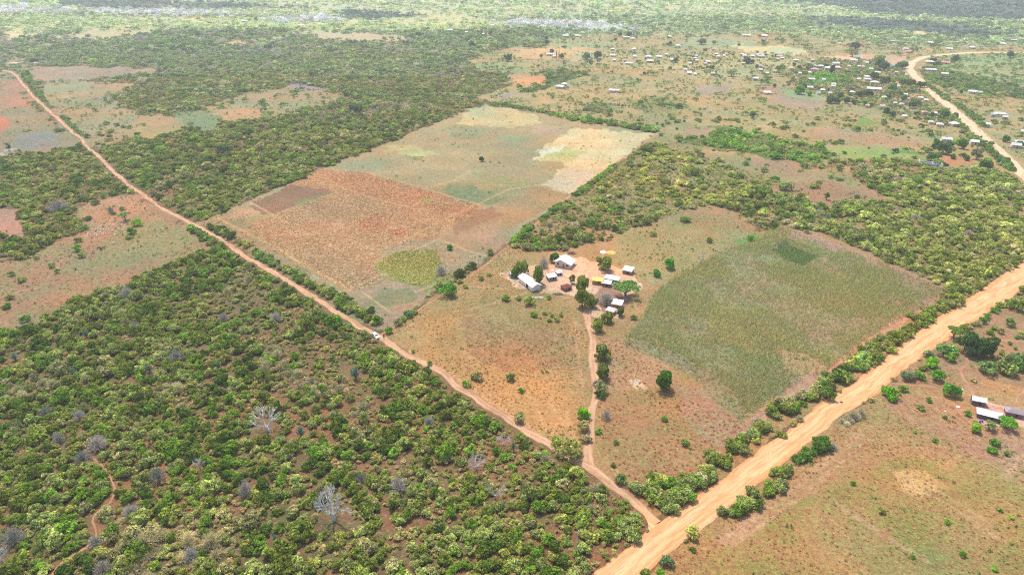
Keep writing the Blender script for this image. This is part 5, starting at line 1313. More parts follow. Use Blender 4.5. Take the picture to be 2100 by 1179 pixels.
# ------------------------------------------------------------------ skinned figures
def skinned(name, verts, edges, radii, m, sub=2):
    me = bpy.data.meshes.new(name); me.from_pydata(verts, edges, []); o = bpy.data.objects.new(name, me); C.objects.link(o)
    md = o.modifiers.new('skin', 'SKIN'); md.use_smooth_shade = True
    for i, r_ in enumerate(radii): me.skin_vertices[0].data[i].radius = r_ if isinstance(r_, tuple) else (r_, r_)
    me.skin_vertices[0].data[0].use_root = True
    o.modifiers.new('sub', 'SUBSURF').levels = sub
    dg = bpy.context.evaluated_depsgraph_get(); out = bpy.data.meshes.new_from_object(o.evaluated_get(dg)); bpy.data.objects.remove(o)
    out.materials.clear()
    for mm in (m if isinstance(m, list) else [m]): out.materials.append(mm)
    return out
def person(x, y, rz, label, shirt, step=.18):
    V = [(0,0,.95),(0,0,1.2),(0,0,1.4),(0,.0,1.50),(0,.01,1.58),(0,.015,1.68),(0,.01,1.75)]
    Rr = [(.15,.11),(.14,.10),(.16,.10),.055,.085,(.095,.10),.07]; Eg = [(0,1),(1,2),(2,3),(3,4),(4,5),(5,6)]
    def add(chain, rad, root):
        p = root
        for c, r_ in zip(chain, rad): V.append(c); Rr.append(r_); Eg.append((p, len(V) - 1)); p = len(V) - 1
        return p
    for s in (-1, 1):
        add([(s*.10,0,.86),(s*.10,s*step*.5+.03,.48),(s*.10,s*step*.5-.03,.09),(s*.11,s*step*.5+.12,.04)], [.085,.06,.045,.04], 0)
        w_ = add([(s*.19,0,1.40),(s*.24,-s*.05,1.12),(s*.25,-s*.05+.07,.88)], [.055,.042,.032], 2)
        b = V[w_]; pm = add([(b[0], b[1]+.02, b[2]-.06)], [(.035,.018)], w_)
        c = V[pm]
        for k in range(4): add([(c[0]+(k-1.5)*.004*s, c[1]+(k-1.5)*.018, c[2]-.045-.006*(1.5-abs(k-1.5))), (c[0]-s*.012, c[1]+(k-1.5)*.018+.006, c[2]-.085-.01*(1.5-abs(k-1.5)))], [.009,.007], pm)
        add([(c[0]-s*.02, c[1]+.045, c[2]-.01),(c[0]-s*.022, c[1]+.055, c[2]-.04)], [.010,.008], w_)
    add([(0,.105,1.655)], [.018], 5)
    me = skinned('person', V, Eg, Rr, [M['skin'], M[shirt], M['trouser']], 1)
    for p in me.polygons:
        z = p.center.z; ax = abs(p.center.x)
        p.material_index = 2 if .1 < z < .95 and ax < .2 else (1 if .95 <= z < 1.47 and (ax < .2 or z > 1.15) else 0)
    gx, gy = G(x, y); o = link('person', me); o.location = (gx, gy, .02); o.rotation_euler = (0, 0, rz); tag(o, label, 'person', 'people on the dirt track')
    hm = MB(); import math as m_
    vs = []; fs = []
    for i in range(5):
        for j in range(10):
            a = i / 4 * 1.5; t = j * .6283; vs.append((.105*m_.cos(t)*m_.cos(a), .112*m_.sin(t)*m_.cos(a)-.005, 1.70+.105*m_.sin(a)))
    for i in range(4):
        for j in range(10): fs.append((i*10+j, i*10+(j+1)%10, (i+1)*10+(j+1)%10, (i+1)*10+j))
    hm.add(vs, fs); link('hair', hm.mesh('hair', M['hair'], True), o)
    mf = MB()
    for s in (-1, 1): mf.box(s*.035, .103, 1.685, .022, .012, .010)
    link('eyes', mf.mesh('eyes', M['lamp']), o); link('mouth', MB().box(0, .100, 1.615, .05, .01, .012).mesh('mouth', M['hide_brown']), o)
    for s in (-1, 1): link('ear', MB().box(s*.096, .01, 1.64, .016, .035, .06).mesh('ear', M['skin']), o)
person(787,694,R(200),'person in dark clothes standing on the track beside the car','cloth_dark')
person(788,690,R(160),'person in a dark red shirt standing behind the other one beside the car','cloth_red')

def cow(x, y, rz, m, label, graze, sc=1.):
    hz = .35 if graze else 1.35
    V = [(0,0,1.0),(.5,0,1.02),(.78,0,1.08),(1.02,0,(1.2+hz)/2+.05),(1.22,0,hz+.08),(1.45,0,hz-.08),(-.45,0,1.04),(-.72,0,1.06),(-.86,0,.9),(-.88,0,.45)]
    Rr = [(.30,.36),(.27,.36),(.20,.26),.13,.12,.075,(.28,.33),(.22,.24),.03,.02]; Eg = [(0,1),(1,2),(2,3),(3,4),(4,5),(0,6),(6,7),(7,8),(8,9)]
    def add(ch, rad, root):
        p = root
        for c, r_ in zip(ch, rad): V.append(c); Rr.append(r_); Eg.append((p, len(V)-1)); p = len(V)-1
    for s in (-1, 1):
        add([(.58,s*.17,.72),(.60,s*.17,.38),(.57,s*.17,.08),(.60,s*.17,.03)], [.11,.06,.045,.055], 1)
        add([(-.60,s*.18,.75),(-.50,s*.18,.55),(-.72,s*.18,.36),(-.68,s*.18,.08),(-.64,s*.18,.03)], [.14,.09,.055,.045,.055], 6)
        add([(1.18,s*.16,hz+.14)], [.035], 4)
    me = skinned('cow', V, Eg, Rr, M[m], 1)
    gx, gy = G(x, y); o = link('cow', me); o.location = (gx, gy, 0); o.rotation_euler = (0, 0, rz); o.scale = (sc, sc, sc); tag(o, label, 'cow', 'cattle on the left pasture')
    hb = MB()
    for s in (-1, 1): hb.tube([(1.16, s*.08, hz+.19), (1.14, s*.2, hz+.3), (1.18, s*.24, hz+.44)], [.03, .025, .008], 6)
    link('horns', hb.mesh('horns', M['stone']), o)
cow(203,511,R(20),'hide_dark','dark cow grazing, leftmost of the cattle on the pasture',True)
cow(208,513,R(150),'hide_dark','dark brown cow grazing right beside the leftmost one',True)
cow(213,510,R(-15),'hide_brown','red-brown cow, right one of the cattle on the pasture',False)
cow(233,501,R(40),'hide_pale','pale cow apart from the dark cattle on the pasture',True,.9)

# ------------------------------------------------------------------ smaller things of the yards
def motorcycle():
    gx, gy = G(1236, 555); o = empty('motorcycle', gx, gy, R(15), (1.15,) * 3); tag(o, 'dark motorcycle parked under the wide farmyard tree', 'motorcycle')
    for x in (-.65, .65):
        wh = empty('wheel', x, 0, 0, z=.3); wh.parent = o
        n = 20; link('tyre', MB().tube([(.27*math.cos(i*6.2832/n), 0, .27*math.sin(i*6.2832/n)) for i in range(n+1)], .045, 6, cap=False).mesh('tyre', M['tyre']), wh)
        link('rim', MB().tube([(0,-.04,0),(0,.04,0)], .08, 10).mesh('rim', M['rim']), wh)
    link('frame', MB().tube([(-.65,0,.3),(-.2,0,.45),(.3,0,.75),(.65,0,.3)], .035, 6).mesh('frame', M['chrome']), o)
    link('engine', MB().box(-.02, 0, .3, .36, .24, .3).mesh('engine', M['chrome']), o)
    link('tank', MB().tube([(-.05,0,.8),(.12,0,.84),(.34,0,.8)], [.08,.14,.07], 8).mesh('tank', M['tail']), o)
    link('seat', MB().box(-.4, 0, .74, .62, .24, .09).mesh('seat', M['tyre']), o)
    link('handlebar', MB().tube([(.3,-.34,1.02),(.4,0,.92),(.3,.34,1.02)], .02, 6).mesh('handlebar', M['chrome']), o)
    link('headlight', MB().tube([(.46,0,.86),(.56,0,.86)], .09, 10).mesh('headlight', M['lamp']), o)
motorcycle()
def heap(x, y, rx, ry, n, m, name, label, cat, stick=False, seed=1, hz=.6):
    r = random.Random(seed); mb = MB()
    for i in range(n):
        a = r.uniform(0, 6.28); q = math.sqrt(r.random()); px, py = q * rx * math.cos(a), q * ry * math.sin(a); z = hz * (1 - q) * r.random()
        if stick: mb.tube([(px - r.uniform(.5, 1.2), py + r.uniform(-.4, .4), z + .05), (px + r.uniform(.5, 1.2), py + r.uniform(-.4, .4), z + .1 + r.uniform(0, .2))], r.uniform(.04, .09), 5)
        else:
            s = r.uniform(.15, .4); mb.box(px, py, max(z - .1, -.03), s, s * r.uniform(.6, 1.2), s * .8, r.uniform(0, 3))
    gx, gy = G(x, y); o = link(name, mb.mesh(name, M[m])); o.location = (gx, gy, 0); o.rotation_euler = (0, 0, R(-8)); tag(o, label, cat); CLEAR.append((gx, gy, rx))
heap(1104,611,2.7,1.0,90,'stone','rubble_heap','pale heap of broken blocks below the long white building','rubble heap')
heap(1144,604,2.0,.9,46,'darkstone','firewood_pile','dark brown pile of firewood below the brown thatched hut','woodpile',True,2)
heap(1173,520,1.9,1.6,50,'darkstone','brushwood_pile','round dark pile of brushwood behind the white gabled farmhouse','woodpile',True,3,.9)
heap(1176,582,1.1,.7,14,'darkstone','cooking_stones','small heap of dark stones under the thin farmyard tree','stones',False,4,.2)
heap(1268,610,1.3,.7,12,'cloth_red','cloth_pile','dark red bundle of cloth under the flat-topped acacia','bundle',False,6,.4)
heap(1075,566,1.8,.9,14,'blue','tarpaulin_bundle','bluish bundle of sheets under the tall olive tree','bundle',False,7,.4)
heap(1968,799,1.4,.7,14,'tarp_white','scrap_sheets','pale scrap sheets above the footpath near the huts','scrap',False,8,.2)
def mat_disc(x, y, rx, ry, m, label, name, cat):
    n = 22; mb = MB(); r = random.Random(int(x))
    ring = [(rx * (1 + r.uniform(-.08, .08)) * math.cos(i * 6.2832 / n), ry * (1 + r.uniform(-.08, .08)) * math.sin(i * 6.2832 / n)) for i in range(n)]
    mb.add([(a, b, 0) for a, b in ring] + [(a * .9, b * .9, .12) for a, b in ring] + [(a * .45, b * .45, .2) for a, b in ring], [(i, (i + 1) % n, (i + 1) % n + n, i + n) for i in range(n)] + [(i + n, (i + 1) % n + n, (i + 1) % n + 2 * n, i + 2 * n) for i in range(n)] + [tuple(range(2 * n, 3 * n))])
    gx, gy = G(x, y); o = link(name, mb.mesh(name, M[m])); o.location = (gx, gy, .01); tag(o, label, cat)
mat_disc(1237,517,1.6,2.0,'tarp_white','white tarpaulin spread on the ground left of the orange one','tarpaulin','tarpaulin')
mat_disc(1253,518,2.5,2.4,'grain','bright orange spread of grain drying behind the wide farmyard tree','drying_grain','grain')
mat_disc(1965,834,.65,.55,'tarp_white','white basin lying on the red ground left of the huts','basin','basin')
mat_disc(1133,554,.7,.7,'tarp_white','small pale basin on the ground behind the grey sheds','basin','basin')
mat_disc(1938,613+230,.4,.4,'tarp_white','small white sheet lying left of the basin','sheet','sheet')
for i, (dx, dy) in enumerate(((0, 0), (1.0, .3))):
    gx, gy = G(2009, 866); o = link('blue_barrel', MB().tube([(0,0,0),(0,0,.1),(0,0,.45),(0,0,.8),(0,0,.9)], [.27,.3,.31,.3,.27], 16).mesh('blue_barrel', M['blue'], False)); o.location = (gx + dx, gy + dy, 0)
    tag(o, '%s blue plastic barrel beside the long pale blue-grey roofed hut' % ('left' if i == 0 else 'right'), 'barrel', 'blue barrels by the hut')
gx, gy = G(1725, 825); mb = MB().tube([(-.5,0,.02),(-.2,.05,.22),(.25,0,.25),(.5,-.05,.05)], [.12,.3,.28,.1], 7); o = link('rock', mb.mesh('rock', M['darkstone'])); o.location = (gx, gy, .02); tag(o, 'small dark rock lying on the sandy road', 'rock')
# pale stones on the left pasture
st = MB(); r = random.Random(3)
for k in range(150):
    x = r.uniform(178, 262); y = r.gauss(478 - (x - 200) * .25, 7); gx, gy = G(x, y); s = r.uniform(.2, .65)
    st.box(gx, gy, -.05, s, s * r.uniform(.6, 1.1), s * .6, r.uniform(0, 3))
tag(link('rubble', st.mesh('rubble', M['stone'])), 'pale stones and rubble strewn over the left pasture near the cattle', 'rubble', None, 'stuff')

# ------------------------------------------------------------------ scattered bushes
cover_lines = [(TRACK, 2.6), (DRIVE, 2.4), (ROAD2, 7.5), (FOOT1, .5), (FOOT2, 1.4), (FOOT3, 1.5), (FOOT4, 2.2), (FOOT5, 1.4), (FOOT6, 1.8)]
ROADPOLY = NW + SE[::-1]
def free(P, rad):
    ok = ~inpoly(photo(P), ROADPOLY)
    L_, R_ = photo(P - [[1., 0]]), photo(P + [[1., 0]])
    for l, wd in cover_lines: ok &= seg_dist(P, l) > wd + rad * .55
    for (x, y, rr) in CLEAR:
        ok &= (P[:, 0] - x) ** 2 + (P[:, 1] - y) ** 2 > (rr + rad * .35) ** 2
    return ok
def candidates(y0, y1, cell, seed, half=.90):
    r = np.random.default_rng(seed)
    ny = int((y1 - y0) / cell); out = []
    for i in range(ny):
        y = y0 + (i + .5) * cell; hw = (y * cp + H * sp) * half + 10; nx = int(2 * hw / cell)
        xs = -hw + (np.arange(nx) + .5) * cell
        out.append(np.stack([xs, np.full(nx, y)], 1))
    P = np.concatenate(out); P += r.uniform(-.62, .62, P.shape) * cell
    return P, r
pts = []
TW0 = len(BUSH)
def choose(P, r, pal, near):
    n = len(P); col = np.zeros((n, 3)); tw = np.zeros(n, bool)
    g = fbm(P[:, 0] / 26, P[:, 1] / 26, 91, 2); g = np.clip((g - .25) / .5, 0, .999)
    u = np.where(r.random(n) < .45, g, r.random(n))
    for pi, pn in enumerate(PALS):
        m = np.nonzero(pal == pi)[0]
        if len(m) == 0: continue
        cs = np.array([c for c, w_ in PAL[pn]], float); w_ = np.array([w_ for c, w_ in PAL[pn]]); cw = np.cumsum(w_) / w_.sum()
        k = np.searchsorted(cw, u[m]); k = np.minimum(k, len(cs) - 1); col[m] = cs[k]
        c = cs[k]; tw[m] = (c.max(1) - c.min(1) < 26) & (c.mean(1) > 128)
    # broad drifts of warmer and greener growth
    m_ = col.mean(1, keepdims=True); col = col * .80 + (m_ * np.array([[1.06, 1.05, .84]])) * .20
    h = fbm(P[:, 0] / 90, P[:, 1] / 90, 55, 3)[:, None] - .5
    col = col * (1 + h * np.array([[.16, .04, .0]])) * r.uniform(.9, 1.1, (n, 1))
    return col, tw
THIN = [[(560,930),(620,850),(720,830),(820,880),(790,960),(740,1060),(690,1190),(480,1190),(540,1060)], [(820,860),(1000,880),(1080,950),(1290,1040),(1290,1120),(1180,1190),(800,1190),(780,1040)], [(420,560),(640,640),(820,760),(880,860),(720,830),(560,780),(430,660)]]
bands = [(95, 210, 2.65, 1), (210, 360, 3.0, 2), (360, 620, 3.8, 3), (620, 1000, 5.2, 4), (1000, 1600, 7.6, 5), (1600, 2900, 11.0, 6)]
for y0, y1, cell, sd in bands:
    P, r = candidates(y0, y1, cell, 40 + sd)
    A, B, cov, shr, pal, pl = land(P)
    n = len(P); g = fbm(P[:, 0] / 11, P[:, 1] / 11, 61, 3); g3 = fbm(P[:, 0] / 45, P[:, 1] / 45, 66, 2)
    gap = np.clip((g - .40) / .12, 0, 1) * .75 + .25
    thin = inpoly(photo(P), THIN[0]) | inpoly(photo(P), THIN[1]) | inpoly(photo(P), THIN[2])
    gap = np.where(cov > .7, np.clip((g * .6 + g3 * .4 - np.where(thin, .43, .34)) / .07, np.where(thin, .20, .55), 1), gap)
    keep = r.random(n) < cov * gap
    rad = cell * r.uniform(.40, .95, n) * np.where(r.random(n) < .08, 1.55, 1)
    P, pal, rad, cov = P[keep], pal[keep], rad[keep], cov[keep]
    ok = free(P, rad); P, pal, rad = P[ok], pal[ok], rad[ok]
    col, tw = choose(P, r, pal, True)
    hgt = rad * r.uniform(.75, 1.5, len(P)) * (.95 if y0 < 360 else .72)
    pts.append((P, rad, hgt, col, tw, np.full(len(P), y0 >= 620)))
    # low growth between the bushes of the woods
    if y0 < 1000:
        P, r = candidates(y0, y1, cell * .72, 140 + sd)
        A, B, cov, shr, pal, pl = land(P); n = len(P); g = fbm(P[:, 0] / 9, P[:, 1] / 9, 161, 2)
        keep = (cov > .35) & (r.random(n) < .85 * np.clip((g - .26) / .15, .3, 1))
        rad = cell * r.uniform(.24, .52, n); P, pal, rad = P[keep], pal[keep], rad[keep]; ok = free(P, rad * .5); P, pal, rad = P[ok], pal[ok], rad[ok]
        col, tw = choose(P, r, pal, True); dry = r.random((len(P), 1)) < .35
        col = np.where(dry, np.array([[160, 144, 116]]), col * .45 + np.array([[150, 142, 104]]) * .55)
        pts.append((P, rad, rad * r.uniform(.7, 1.1, len(P)), col, dry[:, 0] & (r.random(len(P)) < .6), np.full(len(P), y0 >= 360)))
    # small shrubs in the open
    if y0 < 1600:
        P, r = candidates(y0, y1, max(2.2, cell * .8), 80 + sd)
        A, B, cov, shr, pal, pl = land(P); n = len(P); g = fbm(P[:, 0] / 8, P[:, 1] / 8, 71, 2); g4 = fbm(P[:, 0] / 38, P[:, 1] / 38, 73, 2)
        keep = r.random(n) < shr * .55 * np.clip((g - .42) / .2, 0, 1) * np.clip((g4 - .3) / .3, .1, 1) * 2
        rad = cell * r.uniform(.14, .34, n)
        P, pal, rad = P[keep], pal[keep], rad[keep]; ok = free(P, rad); P, pal, rad = P[ok], pal[ok], rad[ok]
        pal = np.where(pal == PALS.index('wood'), PALS.index('green'), pal)
        col, tw = choose(P, r, pal, True); tw &= False
        pts.append((P, rad, rad * r.uniform(.8, 1.2, len(P)), col, tw, np.full(len(P), True)))
# strips of bushes along roads and borders: line, width m, bush radius, palette, spacing
STRIPS = [
 ([(1372,1040),(1395,1018),(1425,995),(1450,972),(1475,948)], 5, 2.6, 'wood'), ([(1500,930),(1525,905),(1545,890),(1565,872)], 4, 2.1, 'wood'),
 ([(1590,850),(1625,832),(1655,815),(1690,790),(1725,765),(1760,742)], 5, 2.4, 'wood'), ([(1775,735),(1820,702),(1860,685)], 5, 2.5, 'wood'), ([(1880,662),(1910,648),(1945,620),(1960,608)], 5, 2.4, 'wood'),
 ([(1500,1056),(1530,1036),(1555,1018)], 3, 2.0, 'wood'), ([(1570,1005),(1600,985),(1615,965)], 4, 2.2, 'wood'), ([(1632,945),(1660,930),(1690,910)], 4, 2.2, 'green'), ([(1735,868),(1770,852)], 2.5, 1.9, 'grey'),
 ([(1290,1000),(1330,1020),(1355,1038),(1372,1036)], 4, 2.0, 'wood'), ([(1330,985),(1370,1000),(1400,990)], 6, 2.2, 'wood'),
 ([(432,468),(473,488)], 4, 2.6, 'wood'), ([(490,498),(505,505)], 3, 2.3, 'wood'), ([(520,520),(563,542)], 4, 2.4, 'green'), ([(585,552),(640,588)], 4, 2.3, 'wood'), ([(650,592),(700,614)], 4, 2.2, 'wood'), ([(705,618),(745,645)], 3.5, 2.2, 'wood'), ([(745,648),(770,664)], 2.5, 1.8, 'wood'),
 ([(395,470),(430,492),(462,505)], 4, 2.4, 'green'), ([(830,655),(850,643)], 2, 1.3, 'mid'),
 ([(1000,213),(1060,222),(1130,234)], 7, 3.0, 'green'), ([(1130,236),(1230,252),(1345,270)], 9, 3.2, 'bright'),
 ([(1050,500),(1090,468)], 3, 2.0, 'bright'), ([(1110,455),(1150,420)], 2.5, 1.8, 'green'), ([(1180,402),(1260,342)], 3, 1.9, 'bright'),
 ([(347,188),(417,190),(473,194),(533,181),(600,168)], 5, 4., 'darkfar'), ([(600,168),(700,186),(790,200)], 4, 3.5, 'darkfar'), ([(222,166),(300,156),(420,158)], 5, 4., 'darkfar'), ([(290,228),(350,228),(413,224)], 5, 3.6, 'darkfar'),
 ([(2000,285),(2040,318),(2070,348)], 5, 3.0, 'green'), ([(1930,225),(1960,250),(1985,275),(2010,300)], 5, 2.6, 'mid'), ([(1960,212),(1990,235),(2020,262)], 5, 2.6, 'green'), ([(1895,172),(1920,188),(1945,208)], 5, 2.6, 'green'),
 ([(52,152),(62,172)], 5, 3.5, 'green'), ([(66,180),(80,195),(100,225)], 4, 2.4, 'green'), ([(125,240),(150,262),(170,282)], 4, 2.0, 'green'), ([(690,625),(720,645)], 4, 2.5, 'wood'),
 ([(1545,395),(1620,420),(1700,440)], 14, 3.4, 'wood'), ([(1645,150),(1712,157)], 7, 3.2, 'bright'),([(1712,158),(1712,172)], 5, 3.2, 'bright'),([(1690,152),(1660,168)], 8, 3.2, 'bright'),([(1732,158),(1740,170)], 4, 3.0, 'bright'),
]
r = np.random.default_rng(77)
for ln_, wd, br, pn in STRIPS:
    P, s = resample(ground(*np.array(ln_, float).T), br * .62); P = np.concatenate([P, P]) + r.normal(0, wd * .3, (2 * len(P), 2))
    rad = br * r.uniform(.7, 1.15, len(P)); ok = ~inpoly(photo(P), ROADPOLY) & (seg_dist(P, TRACK) > 1.9 + rad * .6); P, rad = P[ok], rad[ok]
    col, tw = choose(P, r, np.full(len(P), PALS.index(pn)), True); d = np.hypot(P[:, 0], P[:, 1])
    pts.append((P, rad, rad * r.uniform(.9, 1.25, len(P)), col, tw & (pn == 'grey'), d > 620))
P = np.concatenate([p[0] for p in pts]); rad = np.concatenate([p[1] for p in pts]); hgt = np.concatenate([p[2] for p in pts])
col = np.concatenate([p[3] for p in pts]); tw = np.concatenate([p[4] for p in pts]); far = np.concatenate([p[5] for p in pts])
n = len(P); r = np.random.default_rng(5)
rz = r.uniform(0, 6.283, n); rr = r.random(n)
nB, nF, nT, nTF = len(BUSH), len(FAR), len(TWIG), len(TWIGF)
idx = np.where(tw, np.where(far, nB + nF + nT + r.integers(0, nTF, n), nB + nF + r.integers(0, nT, n)), np.where(far, nB + r.integers(0, nF, n), r.integers(0, nB, n)))
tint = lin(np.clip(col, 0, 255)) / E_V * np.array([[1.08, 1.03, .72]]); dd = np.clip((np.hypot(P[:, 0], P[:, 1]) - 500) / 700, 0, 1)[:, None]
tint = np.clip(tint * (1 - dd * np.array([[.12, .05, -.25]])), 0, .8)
# the bushes that show largest become things of their own
q = photo(P); dist = np.sqrt(P[:, 0] ** 2 + P[:, 1] ** 2 + H * H)
inside = (q[:, 0] > 15) & (q[:, 0] < 2085) & (q[:, 1] > 30) & (q[:, 1] < 1172) & ~tw & ~far
score = np.where(inside, rad / dist, -1)
top = np.argsort(-score)[:300 - n_small]
LM = [(685,1030,'the big bleached white tree'),(548,870,'the flat white dead tree'),(411,950,'the slender white forked tree'),(200,1100,'the thicket footpath'),(505,1000,'the dense silver-grey leafless bush'),(325,975,'the rounded mauve leafless bush'),(977,950,'the grey-white leafless tree'),(1015,1010,'the dark grey leafless tree'),(1180,1120,'the pole in the thicket'),(1350,1080,'the road junction'),(618,888,'the euphorbia by the red gap'),(1440,1000,'the lower sandy road hedge'),(1680,810,'the maize field hedge'),(1560,1010,'the right verge of the sandy road'),(60,1110,'the brownish leafless crown'),(120,880,'the left leafless bushes'),(900,820,'the dirt track bend'),(1100,920,'the lower dirt track'),(210,1170,'the silvery bush at the bottom'),(393,1140,'the grey bush near the bottom edge'),(817,1000,'the middle grey leafless bush'),(1900,650,'the upper sandy road hedge'),(600,600,'the dirt track beside the plot')]
def hue_word(c):
    r_, g_, b_ = c
    if g_ < 112: return 'dark green'
    if g_ - r_ > 22: return 'bright green'
    if r_ > 146 and b_ < 95: return 'yellowish'
    if b_ > 80: return 'grey-green'
    return 'olive green'
rel = {}
for i in top:
    x, y = q[i]; j = min(range(len(LM)), key=lambda k: (LM[k][0] - x) ** 2 + (LM[k][1] - y) ** 2)
    dx, dy = x - LM[j][0], y - LM[j][1]; sd = 'right of' if dx > abs(dy) else 'left of' if -dx > abs(dy) else 'below' if dy > 0 else 'above'
    rel.setdefault((j, sd, hue_word(col[i])), []).append((math.hypot(dx, dy), i))
for (j, sd, hw), l in rel.items():
    for n_, (d, i) in enumerate(sorted(l)):
        pre = '' if len(l) == 1 else ('nearest ' if n_ == 0 else (ORD[n_] + ' nearest ' if n_ < len(ORD) else ''))
        lab = (pre + '%s leafy bush %s %s' % (hw, sd, LM[j][2])).strip()
        bush_thing(P[i, 0], P[i, 1], rad[i], hgt[i], col[i], lab, 'bushes of the near thicket and roadsides', int(idx[i]), rz=float(rz[i]))
rest = np.ones(n, bool); rest[top] = False
print('bushes', n)
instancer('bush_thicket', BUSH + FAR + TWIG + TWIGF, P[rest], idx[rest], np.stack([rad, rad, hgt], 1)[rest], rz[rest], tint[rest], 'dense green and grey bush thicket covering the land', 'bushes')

# ------------------------------------------------------------------ maize, stubble and dry grass
def fill(poly, cx_, cy_, ang, sd, jit):
    W_ = ground(*np.array(poly, float).T); c = W_.mean(0); rad = np.linalg.norm(W_ - c, axis=1).max()
    a = np.arange(-rad, rad, cx_); b = np.arange(-rad, rad, cy_); X, Y = np.meshgrid(a, b); P = np.stack([X.ravel(), Y.ravel()], 1)
    rg = np.random.default_rng(sd); P += rg.uniform(-1, 1, P.shape) * [cx_ * jit[0], cy_ * jit[1]]
    ca, sa = math.cos(ang), math.sin(ang); P = P @ np.array([[ca, sa], [-sa, ca]]) + c
    return P[inpoly(photo(P + rg.normal(0, .5, P.shape)), poly)], rg
e0, e1 = ground([1640, 1935], [478, 592]); ang = math.atan2(e1[1] - e0[1], e1[0] - e0[0])
P, rg = fill(MAIZE, .75, 1.15, ang, 3, (.4, .14))
g = fbm(P[:, 0] / 16, P[:, 1] / 16, 13, 3); g2 = fbm(P[:, 0] / 50, P[:, 1] / 50, 17, 2)
q = photo(P)
bare = inpoly(q, [(1290,690),(1380,720),(1450,760),(1500,800),(1530,850),(1480,860),(1400,790),(1300,720)]) | inpoly(q, [(1600,715),(1650,725),(1700,755),(1650,775),(1610,750)]) | inpoly(q, [(1620,470),(1700,498),(1740,515),(1700,520),(1660,505),(1620,490)])
dk = inpoly(q, [(1582,510),(1613,492),(1627,510),(1676,526),(1647,548),(1607,533)])
keep = rg.random(len(P)) < np.where(bare, .28, np.clip((g - .28) / .12, .5, 1)) * (~dk)
P, g, g2 = P[keep], g[keep], g2[keep]; n = len(P); print('maize', n)
c = lin((164,162,100)) * (1 - g2[:, None]) + lin((138,146,84)) * g2[:, None]; c = c * rg.uniform(.8, 1.2, (n, 1)) * np.where(rg.random((n, 1)) < .22, np.array([[1.3, 1.25, 1.15]]), 1)
s = rg.uniform(.9, 1.3, n) * (.75 + .4 * g)
instancer('maize_crop', CORN, P, rg.integers(0, 3, n), np.stack([s * .9, s * .9, s], 1), rg.uniform(0, 6.28, n), np.clip(c / .80, 0, .85), 'rows of grey-green maize filling the field above the sandy road', 'maize')

GRASSY = [  # polygon, spacing, size, colours
 ([(785,690),(880,618),(1045,504),(1080,512),(1050,575),(1150,612),(1195,645),(1205,700),(1195,950),(1093,893),(1000,833),(930,786),(840,730)], 1.5, (.35,.8), [(214,172,112),(196,150,98),(176,150,92)]),
 ([(1225,690),(1290,700),(1370,745),(1500,850),(1560,890),(1480,985),(1400,1034),(1345,1060),(1240,970),(1225,820)], 1.7, (.35,.8), [(205,160,105),(160,148,92),(190,130,92)]),
 ([(1260,480),(1330,460),(1400,432),(1480,424),(1540,460),(1535,490),(1443,534),(1340,585),(1310,560)], 1.9, (.35,.7), [(186,165,110),(150,150,95),(205,160,110)]),
 ([(1345,1175),(1420,1110),(1533,1030),(1667,915),(1817,800),(1950,830),(1990,870),(2110,900),(2150,1250),(1320,1250)], 1.5, (.3,.75), [(196,160,108),(168,150,94),(208,166,118),(184,132,94)]),
 ([(767,545),(785,530),(815,518),(850,512),(893,514),(906,540),(900,568),(880,585),(845,585),(803,568)], 1.0, (.5,.9), [(190,182,96),(172,168,88),(158,160,84)]),
 ([(1582,510),(1613,492),(1627,510),(1676,526),(1647,548),(1607,533)], .8, (.4,.7), [(118,138,72),(108,126,66)]),
 ([(282,400),(345,435),(395,466),(440,503),(400,520),(293,573),(147,623),(57,673),(-40,680),(-40,550),(60,535),(145,492),(175,470),(165,430)], 2.4, (.35,.8), [(190,145,108),(150,145,92),(205,160,115)]),
 ([(403,462),(480,428),(510,440),(600,535),(700,605),(748,640),(782,678),(690,628),(560,548),(470,497)], 1.8, (.35,.7), [(200,160,115),(150,140,92),(205,185,120)]),
]
GP = []; GS = []; GC = []
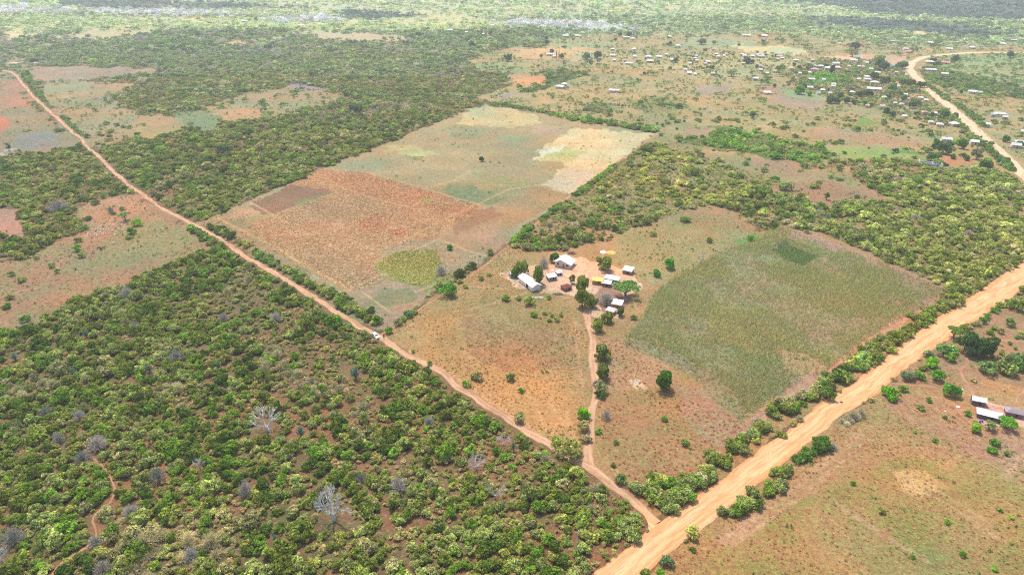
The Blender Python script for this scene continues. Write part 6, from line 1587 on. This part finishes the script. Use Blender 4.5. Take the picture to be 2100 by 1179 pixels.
for k, (poly, sp_, (s0, s1), cols) in enumerate(GRASSY):
    P, rg = fill(poly, sp_, sp_, .3, 20 + k, (.5, .5)); g = fbm(P[:, 0] / 7, P[:, 1] / 7, 19 + k, 3); gg = fbm(P[:, 0] / 30, P[:, 1] / 30, 29 + k, 2)
    keep = rg.random(len(P)) < (1. if k in (4, 5) else np.clip((g - .32) / .22, .1, 1)); P, gg = P[keep], gg[keep]
    ok = ~inpoly(photo(P), ROADPOLY) & (seg_dist(P, TRACK) > 2.2) & (seg_dist(P, DRIVE) > 2.0) & (seg_dist(P, FOOT4) > 1.2); P, gg = P[ok], gg[ok]
    ci = np.clip(((gg - .3) / .4 * len(cols) + rg.normal(0, .6, len(P))).astype(int), 0, len(cols) - 1)
    GP.append(P); GS.append(rg.uniform(s0, s1, len(P))); GC.append(np.array([lin(c) for c in cols])[ci] * rg.uniform(.8, 1.15, (len(P), 1)))
P = np.concatenate(GP); s = np.concatenate(GS); c = np.concatenate(GC); n = len(P); print('grass', n)
instancer('dry_grass', GRASS, P, rng.integers(0, 2, n), np.stack([s * 1.1, s * 1.1, s * .8], 1), rng.uniform(0, 6.28, n), np.clip(c / .84, 0, .85), 'dry straw and olive grass tufts over the open ground', 'grass')
STUB = LAND[[i for i, l in enumerate(LAND) if l[6] == 1][0]][0]
P, rg = fill(STUB, 1.0, 1.2, .5, 31, (.5, .5)); g = fbm(P[:, 0] / 20, P[:, 1] / 20, 41, 2)
keep = rg.random(len(P)) < np.clip((g - .15) / .3, .3, .9); P = P[keep]; n = len(P); print('stubble', n)
s = rg.uniform(.22, .5, n); c = np.where(rg.random((n, 1)) < .5, lin((232,192,132))[None], lin((170,112,70))[None]) * rg.uniform(.8, 1.15, (n, 1))
instancer('crop_stubble', GRASS, P, rg.integers(0, 2, n), np.stack([s * 1.2, s * 1.2, s * .8], 1), rg.uniform(0, 6.28, n), np.clip(c / .95, 0, .9), 'straw-coloured crop stubble over the orange ploughed field', 'stubble')

# ------------------------------------------------------------------ haze
m, t, o = mat('haze_air'); v = t.nodes.new('ShaderNodeVolumePrincipled'); v.inputs['Color'].default_value = (.92, .96, 1., 1); v.inputs['Density'].default_value = 0.00013; v.inputs['Anisotropy'].default_value = .3
t.links.new(v.outputs[0], o.inputs['Volume'])
hz = MB().box(0, 0, -1, 38000, 38000, H + 41).mesh('haze', m); tag(link('haze', hz), 'pale air haze', 'haze', None, 'stuff')
bpy.context.scene.cycles.use_denoising = False; bpy.context.scene.cycles.filter_width = 1.1; bpy.context.scene.cycles.max_bounces = 6; bpy.context.scene.cycles.transparent_max_bounces = 4; bpy.context.scene.cycles.volume_bounces = 1
